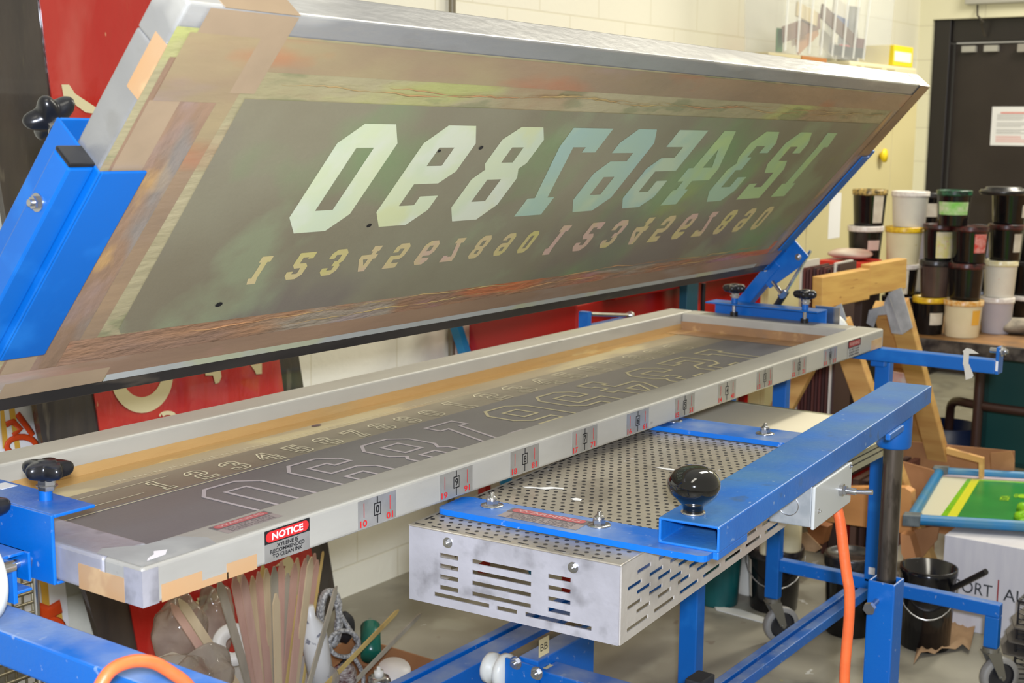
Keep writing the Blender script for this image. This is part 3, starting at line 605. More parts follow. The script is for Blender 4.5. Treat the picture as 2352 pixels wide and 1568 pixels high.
# left hinge post (mostly out of the picture)
MB().bar((-.05, .30, .90), tuple(Uf(-.022, -.03, -.02)), .036, .045, up=(1, 0, 0)).build('hinge_post', BLUEC, pr, bev=.003)
# channels gripping the lower screen
mb = MB(); CZ = 1.007
mb.box((-.007, .163, ZT - HF - .004), (-.002, .56, CZ)); mb.box((-.002, .163, CZ - .0045), (.06, .56, CZ)); mb.box((-.002, .163, ZT - HF - .0045), (.016, .56, ZT - HF - .0005))
cl_ = mb.build('clamp_channel', BLUE, pr, bev=.0015)
star_knob(cl_, (.036, .228, 1.049), (.04, -.02, 1), .030, .05)
star_knob(cl_, (.035, .48, 1.055), (0, 0, 1), .031, .055)
for y in (.232, .48): MB().cyl((.035, y, CZ), (.035, y, CZ + .02), .009, 16).build('weld_nut', BLUEC, cl_)
lb = at(28, 1115, z=CZ); MB().box((lb.x - .02, lb.y - .006, CZ), (lb.x + .004, lb.y + .022, CZ + .0004)).build('paper_label', WHITE, cl_)
mb = MB()
mb.box((L_ + .002, .163, ZT - HF - .004), (L_ + .007, .50, CZ)); mb.box((L_ - .06, .163, CZ - .0045), (L_ + .002, .50, CZ)); mb.box((L_ - .016, .163, ZT - HF - .0045), (L_ + .002, .50, ZT - HF - .0005))
crl = mb.build('clamp_channel', BLUEC, pr, bev=.0015)
for px, py in ((1688, 665), (1850, 688)):
    k = at(px, py, x=L_ - .035); star_knob(crl, (L_ - .035, k.y, 1.05), (0, 0, 1), .03, .066)
    MB().cyl((L_ - .035, k.y, CZ), (L_ - .035, k.y, CZ + .018), .009, 16).build('weld_nut', BLUEC, crl)
    MB().cyl((L_ - .035, k.y, ZT + .0005), (L_ - .035, k.y, ZT + .012), .011, 12).build('stud_foot', BLACKP, crl)
# left adjusting bracket, bolts, wheel
mb = MB(); mb.box((-.055, .2, ZT - .016), (-.02, .36, ZT - .012)); mb.box((-.024, .19, ZT - .05), (-.02, .36, ZT - .012)); mb.box((-.055, .19, ZT - HF - .012), (-.02, .38, ZT - HF - .008))
adj = mb.build('adjuster_bracket', BLUE, pr, bev=.001)
MB().cyl((-.066, .212, ZT - .03), (-.006, .212, ZT - .03), .006, 12).cyl((-.056, .212, ZT - .03), (-.045, .212, ZT - .03), .011, 6, smooth=False).cyl((-.018, .212, ZT - .03), (-.01, .212, ZT - .03), .011, 6, smooth=False).build('adjuster_bolt', STEEL, adj)
star_knob(adj, (-.045, .25, 1.012), (0, 0, 1), .03, .05)
wc = Vector((-.125, .176, .952))
MB().lathe([(0, 0), (.05, 0), (.058, .004), (.06, .014), (.058, .024), (.05, .028), (0, .028)], wc, axis=(1, 0, 0), n=40).build('stop_wheel', DIRTW, pr)
MB().cyl(wc + Vector((.02, 0, 0)), (-.055, .176, .952), .008, 12).build('wheel_axle', STEEL, pr)
MB().box((-.06, .17, .905), (-.054, .38, .958)).build('wheel_plate', BLUE, pr, bev=.001)
wr = at(1925, 745, x=L_ + .05)
MB().lathe([(0, 0), (.05, 0), (.058, .004), (.06, .014), (.058, .024), (0, .028)], (L_ + .045, wr.y + .03, wr.z - .03), axis=(1, 0, 0), n=40).build('stop_wheel', DIRTW, pr)
MB().box((L_ + .03, wr.y - .01, wr.z + .0), (L_ + .034, wr.y + .06, wr.z + .05)).build('zinc_plate', STEEL, pr)
# near cross beam bottom-left
bt = .858
mb = MB().box((-.05, -.45, bt - .045), (.01, .7, bt))
def beam(a, b, name='cross_beam', m=BLUE, bev=.003): return MB().box(a, b).build(name, m, pr, bev=bev)
beam((-.115, -.5, .856), (-.055, .75, .9), 'cross_beam')
beam((-.11, .62, .05), (-.06, .67, .856), 'leg'); beam((-.11, -.45, .05), (-.06, -.4, .856), 'leg')
# far end frame
beam((L_ - .02, -.30, .884), (L_ + .02, .66, .9185), 'cross_beam', BLUEC)
MB().box((L_ - .02, -.308, .884), (L_ + .02, -.30, .953)).build('stop_plate', BLUEC, pr, bev=.001)
hexbolt(pr, (L_, -.308, .942), (0, -1, 0), .011); MB().cyl((L_, -.30, .942), (L_, -.28, .942), .007, 12).build('bolt_end', STEEL, pr)
MB().box((L_ - .0205, -.307, .893), (L_ - .02, -.301, .918)).build('paper_label', WHITE, pr)
XB = 2.5
beam((XB, -.006, .25), (XB + .03, .036, .884), 'leg', BLUEC)
beam((XB, .29, .14), (XB + .03, .332, .884), 'leg', BLUEC)
MB().box((XB, -.335, .226), (XB + .03, .29, .262)).build('base_beam', BLUE, pr, bev=.003)
beam((XB, -.335, .14), (XB + .03, -.298, .226), 'leg', BLUEC)
lp = at(1992, 1320, x=XB); MB().box((XB - .0006, .005, .275), (XB, .023, .295)).build('paper_label', WHITE, pr)
# small screws on the far cap
beam((L_ + .02, .0, .862), (XB, .04, .89), 'gusset', BLUEC)
def caster(c, ang, name='caster'):
    """swivel caster, c = centre of the mounting plate underside"""
    t = Vector((math.cos(ang), math.sin(ang), 0)); s_ = Vector((-t.y, t.x, 0)); c = Vector(c)
    r = (c.z - .022) * .46
    wcn = Vector((c.x, c.y, 0)) + t * .03 + Vector((0, 0, r))
    f = MB().cyl(c - Vector((0, 0, .012)), c, .022, 16)
    for sg in (-1, 1):
        o = wcn + s_ * sg * .017
        a = c + s_ * sg * .017 - Vector((0, 0, .012))
        f.add([a - t * .02 - s_ * sg * .002, a + t * .02 - s_ * sg * .002, o + t * .01 - s_ * sg * .002, o - t * .01 - s_ * sg * .002, a - t * .02 + s_ * sg * .001, a + t * .02 + s_ * sg * .001, o + t * .01 + s_ * sg * .001, o - t * .01 + s_ * sg * .001], [(0, 1, 2, 3), (7, 6, 5, 4), (0, 4, 5, 1), (1, 5, 6, 2), (2, 6, 7, 3), (3, 7, 4, 0)])
    f.box((-.02, -.019, -.016), (.02, .019, -.012), 0, lambda p: c + t * p.x + s_ * p.y + Vector((0, 0, p.z)))
    f.cyl(wcn - s_ * .021, wcn + s_ * .021, .006, 12)
    fo = f.build(name, mat('zinc caster fork', (140, 138, 130), .35, .7), pr)
    MB().lathe([(r * .72, -.011), (r * .97, -.012), (r, -.006), (r, .006), (r * .97, .012), (r * .72, .011)], wcn, axis=s_, n=32).build('tyre', flat('grey rubber', (140, 138, 134), .55), fo)
    MB().lathe([(0, -.006), (r * .5, -.006), (r * .72, -.009), (r * .72, .009), (r * .5, .006), (0, .006)], wcn, axis=s_, n=32).build('wheel_hub', flat('dark hub', (40, 40, 44), .4), fo)
caster((XB + .015, .311, .14), R(-38)); caster((XB + .015, -.316, .14), R(-40))
# low long rails
MB().box((.3, .02, .205), (XB, .046, .232)).box((.3, .046, .205), (XB, .056, .222)).box((.3, .056, .205), (XB, .078, .232)).build('track_rail', BLUE, pr, bev=.002)
rz = .32; ra = at(890, 1568, z=rz); rb = at(925, 1568, z=rz); rc_ = at(1005, 1568, z=rz - .06)
ry = ra.y
MB().box((.2, ry - .022, rz - .04), (XB, ry, rz)).box((.2, ry - .034, rz - .04), (XB, ry - .022, rz - .018)).box((.2, ry - .088, rz - .06), (XB, ry - .034, rz - .002)).build('track_rail', BLUE, pr, bev=.002)
MB().box((XB, ry - .08, .25), (XB + .03, ry - .03, .884)).build('leg', BLUEC, pr, bev=.003)
# middle leg
lm = at(1581, 1400, x=1.75)
MB().box((1.75, lm.y - .024, .0), (1.79, lm.y + .024, .71)).build('leg', BLUEC, pr, bev=.003)
MB().box((1.75, .05, .71), (1.79, .62, .75)).build('cross_beam', BLUEC, pr, bev=.003)

# ---- roller carriage on the lower rails
px0 = 1.30
ca = thing('roller_carriage', (1.45, .3, .2), 'blue carriage with white roller and BB labels under the heater', 'carriage')
def cat_(a, b, z): return at(a, b, z=z)
f1 = cat_(1160, 1510, .36); f2 = cat_(1232, 1493, .36)
PX = f1.x
q0 = at(1160, 1510, x=PX); q1 = at(1232, 1525, x=PX); q2 = at(1365, 1440, y=q1.y)
MB().box((PX, q1.y, .02), (PX + .006, q0.y, q0.z)).build('end_plate', BLUE, ca, bev=.001)
pb = at(1365, 1500, y=q1.y)
MB().box((PX + .006, q1.y, q0.z - .14), (pb.x, q1.y + .05, q0.z + .01)).build('carriage_block', BLUE, ca, bev=.003)
lbz = q0.z - .012
a = at(1238, 1470, y=q1.y - .001); b = at(1261, 1498, y=q1.y - .001)
def Cf(aa, bb, c=0): return Vector((aa, q1.y - .0008 - .0004 * c, bb))
mb = MB().poly([rect(a.x, b.z, b.x, a.z)], lambda aa, bb, c: Cf(aa, bb, 0)); put_text(mb, 'BB', a.x + .15 * (b.x - a.x), b.z + .3 * (a.z - b.z), b.x - .15 * (b.x - a.x), b.z + .7 * (a.z - b.z), Cf, 1, 1, 0); mb.build('letter_label', [flat('cream label', (226, 210, 160)), BLK], ca)
t0 = at(1228, 1516, x=PX + .05); t1 = at(1400, 1558, x=PX + .05)
TZ = t0.z
MB().box((PX + .012, -.35, TZ - .045), (PX + .075, q1.y - .0, TZ)).build('carriage_tube', BLUE, ca, bev=.003)
a = at(1258, 1513, z=TZ); b = at(1289, 1508, z=TZ)
def Cg(aa, bb, c=0): return Vector((aa, bb, TZ + .0006 + .0004 * c))
mb = MB().poly([rect(PX + .024, a.y - .03, PX + .052, a.y + .01)], lambda aa, bb, c: Cg(aa, bb, 0)); put_text(mb, 'BB', PX + .03, a.y - .022, PX + .046, a.y + .002, lambda x, y, c=0: Cg(PX + .052 - (y - a.y + .03) * .7, a.y - .03 + (x - PX - .024) * 1.43, c), 1, 1, 0); mb.build('letter_label', [flat('cream label', (226, 210, 160)), BLK], ca)
for (u, w) in ((1186, 1521), (1234, 1545)): hexbolt(ca, at(u, w, x=PX), (-1, 0, 0), .011)
rp = at(1135, 1505, x=PX + .01); r2 = at(1262, 1445, y=rp.y)
MB().lathe([(0, 0), (.032, 0), (.04, .008), (.04, .02), (.026, .026), (.026, .036), (.034, .042), (.034, .056), (.026, .062), (0, .062)], (PX + .02, rp.y - .035, rp.z - .035), axis=(0, 1, 0), n=28).build('roller', DIRTW, ca)
MB().cyl((PX + .04, rp.y - .01, rp.z - .02), (PX + .45, rp.y - .01, rp.z - .02), .012, 14).build('roller_rod', mat('dull brown rod', (120, 104, 78), .5), ca)
fp = at(1608, 1552, y=-.05); MB().box((fp.x - .03, -.07, fp.z - .03), (fp.x + .03, -.03, fp.z)).build('rubber_foot', flat('dusty rubber', (40, 40, 42), .6), ca, bev=.004)
MB().box((PX + .02, -.06, TZ - .03), (fp.x, -.04, TZ - .01)).build('foot_arm', BLUE, ca, bev=.002)

# ================================================================== PRINT TABLE (cream board with slotted aluminium edge)
tb = thing('print_table', (1.7, .1, .86), 'cream topped print board with slotted aluminium edge under the flat screen', 'print board')
TE0 = at(1925, 1100, y=-.2); TE1 = at(2020, 1045, y=-.2)
CREAM = mat('cream laminate', (246, 238, 212), .45, noise=((242, 232, 204), 3))
tl = at(1600, 955, z=.885); tr = at(1910, 945, z=.885)
ty0, tx1, bz = -.24, 2.01, .82
MB().box((1.37, ty0 + .012, bz - .026), (tx1 - .012, .5, bz - .001)).build('board', CREAM, tb)
EDG = mat('slotted alloy edge', (176, 170, 140), .45, .3, noise=((190, 184, 150), 6), stretch=(.3, 1, 1))
MB().box((1.37, ty0, bz - .038), (tx1, ty0 + .012, bz)).build('edge_rail', EDG, tb, bev=.001)
MB().box((tx1 - .012, ty0 + .012, bz - .038), (tx1, .5, bz)).build('edge_rail', EDG, tb, bev=.001)
for z in (bz - .012, bz - .024): MB().box((1.37, ty0 - .0006, z), (tx1, ty0, z + .003)).build('edge_slot', flat('dark slot', (60, 56, 46)), tb)
MB().box((1.76, ty0 + .05, bz - .07), (1.80, .5, bz - .038)).build('support_rail', BLUEC, tb, bev=.002)
a = at(1900, 1140, y=-.1); MB().cyl((1.85, -.02, .70), (XB, -.02, .70), .02, 16).build('round_tube', mat('scuffed dark blue tube', (40, 70, 100), .3, .4), tb)

# ================================================================== HEATER ON SWING ARM
AY = R(4.6); ca_, sa_ = math.cos(AY), math.sin(AY)
HB = Vector((.532, -.345, 0))
HZ0, HZ1, HL, HW = .786, .9, .80, .352
def Hf(u, v, z): return Vector((HB.x + u * ca_ - v * sa_, HB.y + u * sa_ + v * ca_, z))
HM = lambda p: Hf(p.x, p.y, p.z)
hd = thing('flash_dryer', tuple(Hf(HL / 2, HW / 2, HZ0)), 'slotted aluminium heater box hung from a blue swing arm on a post', 'heater')
def slotted(name, fr, W, Hh, slots, t=.0025, extra=None):
    mb = MB(); mb.poly([rect(0, 0, W, Hh)] + [list(reversed(s)) for s in slots], fr, t); return mb.build(name, ALUH if extra is None else extra, hd)
# near end plate: a = along v from right corner to left, here a from left: left corner is v=HW
def endslots():
    S = []
    W, Hh = HW, HZ1 - HZ0
    for i in range(4):
        y = .076 - i * .0165 + 0
        S.append(rect(.055, y - .001, .088, y + .006)); S.append(rect(.112, y + .0, .212, y + .0065)); S.append(rect(.24, y + .001, .276, y + .0075))
    S += [rect(.045, .013, .142, .0195), rect(.155, .013, .189, .0195), rect(.203, .013, .31, .0195)]
    return S
slotted('end_panel', lambda a, b, c: Hf(-c, HW - a, HZ0 + b), HW, HZ1 - HZ0, endslots(), extra=ALUB)
slotted('end_panel', lambda a, b, c: Hf(HL + c, a, HZ0 + b), HW, HZ1 - HZ0, endslots(), extra=ALUB)
def sideslots(n0):
    S = []; rows = [.012, .030, .044, .058, .072, .088]
    for r, y in enumerate(rows):
        x = .02 + (r % 2) * .03
        while x < HL - .07:
            w = .07 if r == 0 else .045
            S.append(rect(x, y, x + w, y + .006)); x += w + (.02 if r == 0 else .026)
    return S
slotted('side_panel', lambda a, b, c: Hf(a, -c, HZ0 + b), HL, HZ1 - HZ0, sideslots(0), .002)
slotted('side_panel', lambda a, b, c: Hf(a, HW + c, HZ0 + b), HL, HZ1 - HZ0, sideslots(0), .002)
for a in (.07, .28): hexbolt(hd, Hf(-.0025, HW - a, HZ1 - .014), (-ca_, -sa_, 0), .006, name='rivet')
# perforated top: plate with rows of dark oval perforations
TOPM = mat('scuffed perforated top', (180, 172, 156), .35, .5, noise=((194, 184, 164), 7), stains=[((230, 230, 230), 30, .72, .03, .7), ((120, 112, 100), 8, .6, .1, .4), ((120, 180, 170), 40, .76, .02, .6)], bump=.05, bscale=90)
MB().box((-.002, -.002, HZ1), (HL + .002, HW + .002, HZ1 + .0025), 0, HM).build('top_panel', TOPM, hd, bev=.001)
mb = MB(); HOLE = mat('dark hole', (34, 30, 28), .7)
nu, nv = 46, 20
for i in range(nu):
    for j in range(nv):
        u = .022 + i * (HL - .044) / (nu - 1); v = .018 + j * (HW - .036) / (nv - 1) + (.0035 if i % 2 else -.0035)
        mb.add([Hf(u + .0037 * math.cos(t), v + .0037 * math.sin(t), HZ1 + .0029) for t in [k * math.pi / 4 for k in range(8)]], [tuple(range(8))])
o = mb.build('perforation', HOLE, hd); o['kind'] = 'stuff'
mb = MB()
for k in range(11): a = .03 + k * .03; mb.add([Hf(*p) for p in ((.006, a, HZ1 + .003), (.009, a, HZ1 + .003), (.009, a + .018, HZ1 + .003), (.006, a + .018, HZ1 + .003))], [(0, 1, 2, 3)])
for k in range(26): a = .03 + k * .03; mb.add([Hf(*p) for p in ((a, HW - .009, HZ1 + .003), (a + .02, HW - .009, HZ1 + .003), (a + .02, HW - .005, HZ1 + .003), (a, HW - .005, HZ1 + .003))], [(0, 1, 2, 3)])
mb.build('edge_slot', HOLE, hd)
SPL_ = flat('dried white paint', (240, 240, 238), .4)
for (px, py), pts in (((1200, 1118), [(0, 0), (.012, .004), (.02, -.002), (.04, -.006), (.05, -.018), (.066, -.024), (.06, -.03), (.04, -.026), (.026, -.012), (.01, -.008)]), ((1310, 1145), [(0, 0), (.01, .006), (.02, .003), (.018, -.007), (.006, -.009)]), ((1500, 1072), [(0, 0), (.03, .006), (.05, 0), (.03, -.006)])):
    q = at(px, py, z=HZ1 + .003) - HB; u0, v0 = q.x * ca_ + q.y * sa_, -q.x * sa_ + q.y * ca_
    MB().poly([[(u0 - b, v0 - a) for a, b in pts]], lambda a, b, c: Hf(a, b, HZ1 + .0034)).build('paint_splash', SPL_, hd)
# mounting strips
SZ0, SZ1 = HZ1 + .004, HZ1 + .013
def strip(u0, u1, v0, v1):
    pts = rrect(u0, v0, u1, v1, .012); mb = MB(); mb.poly([pts], lambda a, b, c: Hf(a, b, SZ0 + c), SZ1 - SZ0); return mb.build('mounting_strip', BLUE, hd, bev=.0015)
s1_ = strip(.062, .143, -.098, .347); s2_ = strip(.77, .872, -.02, .345)
def domebolt(par, u, v):
    c = Hf(u, v, SZ1)
    MB().cyl(c, c + Vector((0, 0, .009)), .0098, 6, smooth=False).lathe([(.0085, .009), (.0085, .012), (.006, .0155), (.0035, .016), (.0035, .021), (0, .0215)], c, n=18).build('dome_bolt', STEEL, par)
    MB().lathe([(.009, .0), (.018, 0), (.018, .0015), (.009, .002)], c, n=24).build('washer', STEEL, par)
for (px, py, par) in ((1130, 1155, s1_), (1376, 1200, s1_), (1547, 960, s2_), (1757, 990, s2_)):
    p = at(px, py + 6, z=SZ1); d = p - HB; domebolt(par, d.x * ca_ + d.y * sa_, -d.x * sa_ + d.y * ca_)
warn(s1_, lambda a, b, c=0: Hf(.075 + (b), .245 - (a), SZ1 + .0006 + .0004 * c), 0, 0, .135, .05, True)
# swing arm
AZ0, AZ1 = SZ1, SZ1 + .038
am = MB(); am.hollow(Hf(.085, -.062, (AZ0 + AZ1) / 2), Hf(1.30, -.05, (AZ0 + AZ1) / 2), .092, AZ1 - AZ0, .004, ); arm = am.build('swing_arm', BLUED, hd, bev=.0025)
kb = Hf(.128, -.050, AZ1)
MB().lathe([(0, .002), (.015, .002), (.0145, .008), (.016, .013), (.021, .0175), (.029, .024), (.035, .031), (.038, .040), (.0375, .048), (.034, .056), (.027, .063), (.017, .0675), (.008, .0692), (0, .0695)], kb, n=40).build('ball_knob', BLACKG, arm)
MB().lathe([(0, -.0005), (.0175, -.0005), (.0175, .003), (0, .003)], kb, n=24).build('washer', STEEL, arm)
# post, collar, sleeve
PXY = Vector((1.745, -.292))
co = at(2055, 960, x=PXY.x)
arm_end = Hf(1.30, -.05, 0)
MB().lathe([(0, 0), (.0335, 0), (.036, .004), (.036, AZ0 - .828), (0, AZ0 - .828)], (PXY.x, PXY.y, .828), n=36).build('collar', BLUEC, hd)
MB().cyl((PXY.x, PXY.y, .3), (PXY.x, PXY.y, .83), .0205, 28).build('post', PIPE, hd)
sl = MB(); sl.hollow((PXY.x, PXY.y, .0), (PXY.x, PXY.y, .535), .06, .06, .006, up=(1, 0, 0)); sleeve = sl.build('post_sleeve', BLUE, hd, bev=.003)
sp_ = Vector((PXY.x - .03, PXY.y + .008, .492)); MB().cyl(sp_, sp_ + Vector((-.035, 0, -.004)), .0065, 14).cyl(sp_ + Vector((-.035, 0, -.004)), sp_ + Vector((-.046, 0, -.005)), .0135, 6, smooth=False).build('set_screw', STEEL, sleeve)
MB().box((PXY.x - .03, PXY.y + .0, .16), (PXY.x + .03, .02, .2)).build('post_foot', BLUE, hd, bev=.003)
mb = MB().box((PXY.x - .25, PXY.y - .03, 0), (PXY.x + .25, PXY.y + .03, .03)); mb.build('post_foot', BLUE, hd, bev=.003)
# junction box under the arm with toggle switch
JU0, JU1, JV1 = .50, .70, -.02
jv = -.108
jz1 = AZ0 - .001; jz0 = .842
jb = MB().box((JU0, jv + .006, jz0), (JU1, -.03, jz1), 0, HM).build('junction_box', BOXGREY, hd, bev=.002)
MB().box((JU0 - .001, jv, jz0 - .003), (JU1 + .001, jv + .006, jz1), 0, HM).build('box_cover', PAINTGREY, jb, bev=.002)
tg = Hf((JU0 + JU1) / 2 + .035, jv, (jz0 + jz1) / 2 + .0); nd = Hf(0, -1, 0) - Hf(0, 0, 0)
MB().cyl(tg, tg + nd * .006, .011, 20).cyl(tg + nd * .006, tg + nd * .012, .0085, 6, smooth=False).cyl(tg + nd * .012, tg + nd * .028, .006, 16).cyl(tg + nd * .026, tg + nd * .056 + Vector((0, 0, .004)), .0035, 12, r2=.0048).build('toggle_switch', STEEL, jb)
kc = Hf(JU0, jv + .045, (jz0 + jz1) / 2 - .002); ud = -(Hf(1, 0, 0) - Hf(0, 0, 0))
MB().lathe([(.0165, 0), (.0165, .0012), (.0178, .0012), (.0178, 0)], kc, axis=ud, n=32).build('knockout', STEEL, jb)
for u in (JU0 + .02, JU1 - .012): hexbolt(jb, Hf(u, jv, jz0 + .025 + (.04 if u > .6 else 0)), nd, .003, name='cover_screw')
# weld tabs under the arm
for (u0, u1) in ((.09, .2), (.95, 1.05)): MB().box((u0, -.106, AZ0 - .012), (u1, -.096, AZ0), 0, HM).build('weld_tab', BLUED, arm, bev=.002)

# orange cords
JO = Hf(JU1 - .0, jv + .03, jz0 + .03)
def catmull(P, n=8):
    P = [Vector(p) for p in P]; Q = [P[0] * 2 - P[1]] + P + [P[-1] * 2 - P[-2]]; out = []
    for i in range(1, len(Q) - 2):
        for k in range(n):
            t = k / n; a, b, c, d = Q[i - 1], Q[i], Q[i + 1], Q[i + 2]
            out.append(.5 * ((2 * b) + (c - a) * t + (2 * a - 5 * b + 4 * c - d) * t * t + (3 * b - a - 3 * c + d) * t ** 3))
    out.append(P[-1]); return out
cx = JO.x + .015; pts = [JO, at(1924, 1130, x=cx), at(1922, 1160, x=cx)]
for px, py in ((1930, 1200), (1937, 1260), (1945, 1320), (1951, 1360), (1950, 1420), (1945, 1480), (1941, 1530), (1940, 1580), (1942, 1680)): pts.append(at(px, py, x=cx))
pts += [Vector((cx - .02, pts[-1].y - .02, .03)), Vector((cx - .15, pts[-1].y - .1, .012)), Vector((cx - .5, pts[-1].y - .2, .012))]
tag(MB().tube(catmull(pts), .0098, 14).build('power_cord', ORANGE), 'thick orange power cord hanging from the grey switch box to the floor', 'cord')
YC = -.22
pts = [at(px, py, y=YC) for px, py in ((180, 1700), (215, 1610), (238, 1560), (262, 1534), (295, 1520), (328, 1517), (360, 1524), (395, 1545), (430, 1572), (480, 1640), (520, 1720))]
tag(MB().tube(catmull(pts), .0066, 14).build('power_cord', ORANGE), 'orange cord looping over the blue beam at the lower left', 'cord')

# ================================================================== BACKGROUND, LEFT: wrapped sign boards against the wall
SY_ = 1.44
def Bf(px, py, y=SY_): return at(px, py, y=y)
FILM = mat('black film wrapped board', (52, 48, 46), .22, noise=((74, 66, 58), 9), stretch=(1, 1, .25), stains=[((120, 112, 96), 14, .66, .06, .5)], bump=1, bscale=18, coat=.6)
REDS = mat('red sign under plastic film', (180, 36, 30), .16, noise=((190, 58, 48), 4), stretch=(1, 1, .4), stains=[((196, 100, 86), 6, .56, .2, .5), ((236, 206, 150), 26, .72, .03, .8)], bump=1, bscale=14, coat=.6)  # paler stain paints the hazy sheen of the film into the red
sb = thing('sign_board', (1.4, SY_, 0), 'red sign board with cream letters wrapped in shiny plastic film, leaning on the wall', 'sign')
def quadboard(name, pts, y0, t, m, par, bev=.0):
    P = [at(a, b, y=y0) for a, b in pts]; mb = MB(); mb.poly([[(p.x, p.z) for p in P]], lambda a, b, c: Vector((a, y0 + c, b)), t); return mb.build(name, m, par, bev=bev)
# board outline runs down from beyond the top of the picture
quadboard('backing', [(-110, -260), (690, -260), (640, 520), (776, 1395), (300, 1720), (95, 1000)], SY_ + .002, .02, FILM, sb)
quadboard('red_face', [(60, -260), (560, -260), (600, 520), (660, 960), (733, 1360), (345, 1640), (270, 1240), (225, 960), (150, 480)], SY_ - .003, .004, REDS, sb)
CRM = mat('cream sign letter', (216, 204, 160), .4)
def letter(loops, lab=None):
    mb = MB(); y0 = SY_ - .0045
    Ls = [[(at(a, b, y=y0).x, at(a, b, y=y0).z) for a, b in l] for l in loops]
    mb.poly(Ls, lambda a, b, c: Vector((a, y0 - c, b)), .001); return mb.build('sign_letter', CRM, sb)
def arc(cx, cy, rx, ry, a0, a1, n=14): return [(cx + rx * math.cos(R(a0 + (a1 - a0) * i / n)), cy - ry * math.sin(R(a0 + (a1 - a0) * i / n))) for i in range(n + 1)]
letter([arc(325, 860, 72, 88, 170, 370, 20) + arc(325, 850, 48, 62, 370, 170, 20)])
letter([[(470, 850), (505, 842), (508, 865), (503, 878), (494, 881), (489, 862), (472, 862)]])
letter([[(575, 838), (601, 834), (601, 858), (588, 859), (584, 850)]])
letter([arc(385, 955, 20, 12, 0, 180, 8) + [(368, 957), (370, 950)] + arc(385, 958, 10, 6, 170, 10, 5)])
letter([[(141, 194), (158, 194), (172, 215), (225, 250), (222, 262), (196, 258), (165, 235), (164, 249), (150, 249)]])
letter([[(452, 1374), (474, 1366), (478, 1398), (466, 1406)]])
letter([[(632, 1300)] + arc(655, 1300, 20, 26, 70, -60, 8) + [(640, 1335), (636, 1318), (650, 1312), (656, 1300), (645, 1298)]])
letter([[(424, 1392), (500, 1360), (505, 1372), (430, 1404)]])
# second sign behind at the far left
s2b = thing('sign_board', (.95, 1.52, 0), 'white and mustard striped sign with orange script, half hidden behind the black film', 'sign')
quadboard('panel', [(-60, 900), (70, 930), (150, 1340), (165, 1500), (60, 1640), (-60, 1400)], 1.50, .02, WHITE, s2b)
mb = MB(); y0 = 1.4985
for pts in ([(20, 935), (33, 935), (48, 1040), (110, 1340), (122, 1500), (106, 1500), (94, 1350), (36, 1040)], [(0, 935), (8, 935), (20, 1030), (6, 1030)], [(128, 1395), (140, 1390), (152, 1500), (138, 1500)]):
    P = [at(a, b, y=y0) for a, b in pts]; mb.poly([[(p.x, p.z) for p in P]], lambda a, b, c: Vector((a, y0 - c, b)), .0008)
mb.build('stripe', flat('mustard', (206, 160, 60)), s2b)
SCR = flat('orange red script', (206, 70, 24), .4)
for pts, r in ((arc(50, 1025, 34, 22, 0, 360, 18), .008), (arc(118, 1441, 28, 20, 0, 360, 18), .008), ([(14, 975), (30, 968), (48, 985), (30, 1000)], .008), ([(40, 950), (66, 985), (76, 1000)], .008), ([(84, 1400), (110, 1408), (140, 1392)], .02), ([(86, 1450), (96, 1432), (90, 1410)], .008)):
    MB().tube([(lambda q: Vector((q.x, 1.4975, q.z)))(at(a, b, y=1.4975)) for a, b in pts], r, 6).build('script_letter', SCR, s2b)
for ch_ in s2b.children:
    if ch_.name.startswith('script'):
        for v in ch_.data.vertices: v.co.y = -.0225 + (v.co.y + .0225) * .12
# wire rack lower left
wr_ = thing('wire_rack', (.7, 1.2, 0), 'chrome wire rack standing at the far lower left', 'rack')
mb = MB(); yw = 1.15
gz = [at(40, q, y=yw).z for q in range(1345, 1640, 24)]
xl = at(-60, 1450, y=yw).x; xr = at(82, 1450, y=yw).x; xr2 = at(110, 1560, y=yw).x
for k, z in enumerate(gz): mb.cyl((xl, yw, z), (xr + .0 * k, yw, z), .004, 6)
for q in range(7): x = xl + (xr - xl) * q / 6; mb.cyl((x, yw + .006, .02), (x, yw + .006, gz[0] + .05), .003, 6)
mb.build('wire_panel', mat('dull chrome wire', (150, 142, 120), .35, .7), wr_)
mb = MB()
for x in (xr + .004, xl): mb.cyl((x, yw, 0), (x, yw, gz[0] + .1), .008, 10); mb.cyl((x, yw + .3, 0), (x, yw + .3, gz[0] + .1), .008, 10)
mb.build('rack_post', CHROME, wr_)
mb = MB()
for k in range(4): z = gz[-1] * (.3 + .25 * k) + .05; mb.box((xl, yw, z), (xr, yw + .3, z + .006))
mb.build('rack_shelf', mat('rack shelf', (110, 106, 96), .5, .4), wr_)

# ================================================================== PILE UNDER THE SCREEN: sticks, bags, rope, cans
PY = .95
tubm = mat('cloudy clear tub', (196, 190, 180), .15, alpha=.45)
c0 = at(620, 1640, y=PY); 
tubc = Vector((c0.x, PY, 0))
tbk = thing('plastic_tub', tuple(tubc), 'cloudy round plastic tub crammed with long stir sticks', 'tub')
MB().lathe([(.12, .0), (.14, .02), (.165, .2), (.16, .2), (.135, .024), (0, .02)], tubc, n=32).build('tub_wall', tubm, tbk)
SKM = [mat('pinkish wooden stick', (196, 160, 140), .5, noise=((180, 140, 124), 20), stretch=(1, 1, .15), stains=[((200, 70, 90), 12, .68, .05, .6)]), mat('cream wooden stick', (206, 186, 150), .5, noise=((190, 166, 130), 20), stretch=(1, 1, .15)), mat('yellowed wooden stick', (206, 180, 110), .5, noise=((180, 150, 90), 18), stretch=(1, 1, .15)), mat('grey wooden stick', (170, 160, 140), .55, noise=((150, 142, 124), 24), stretch=(1, 1, .2))]
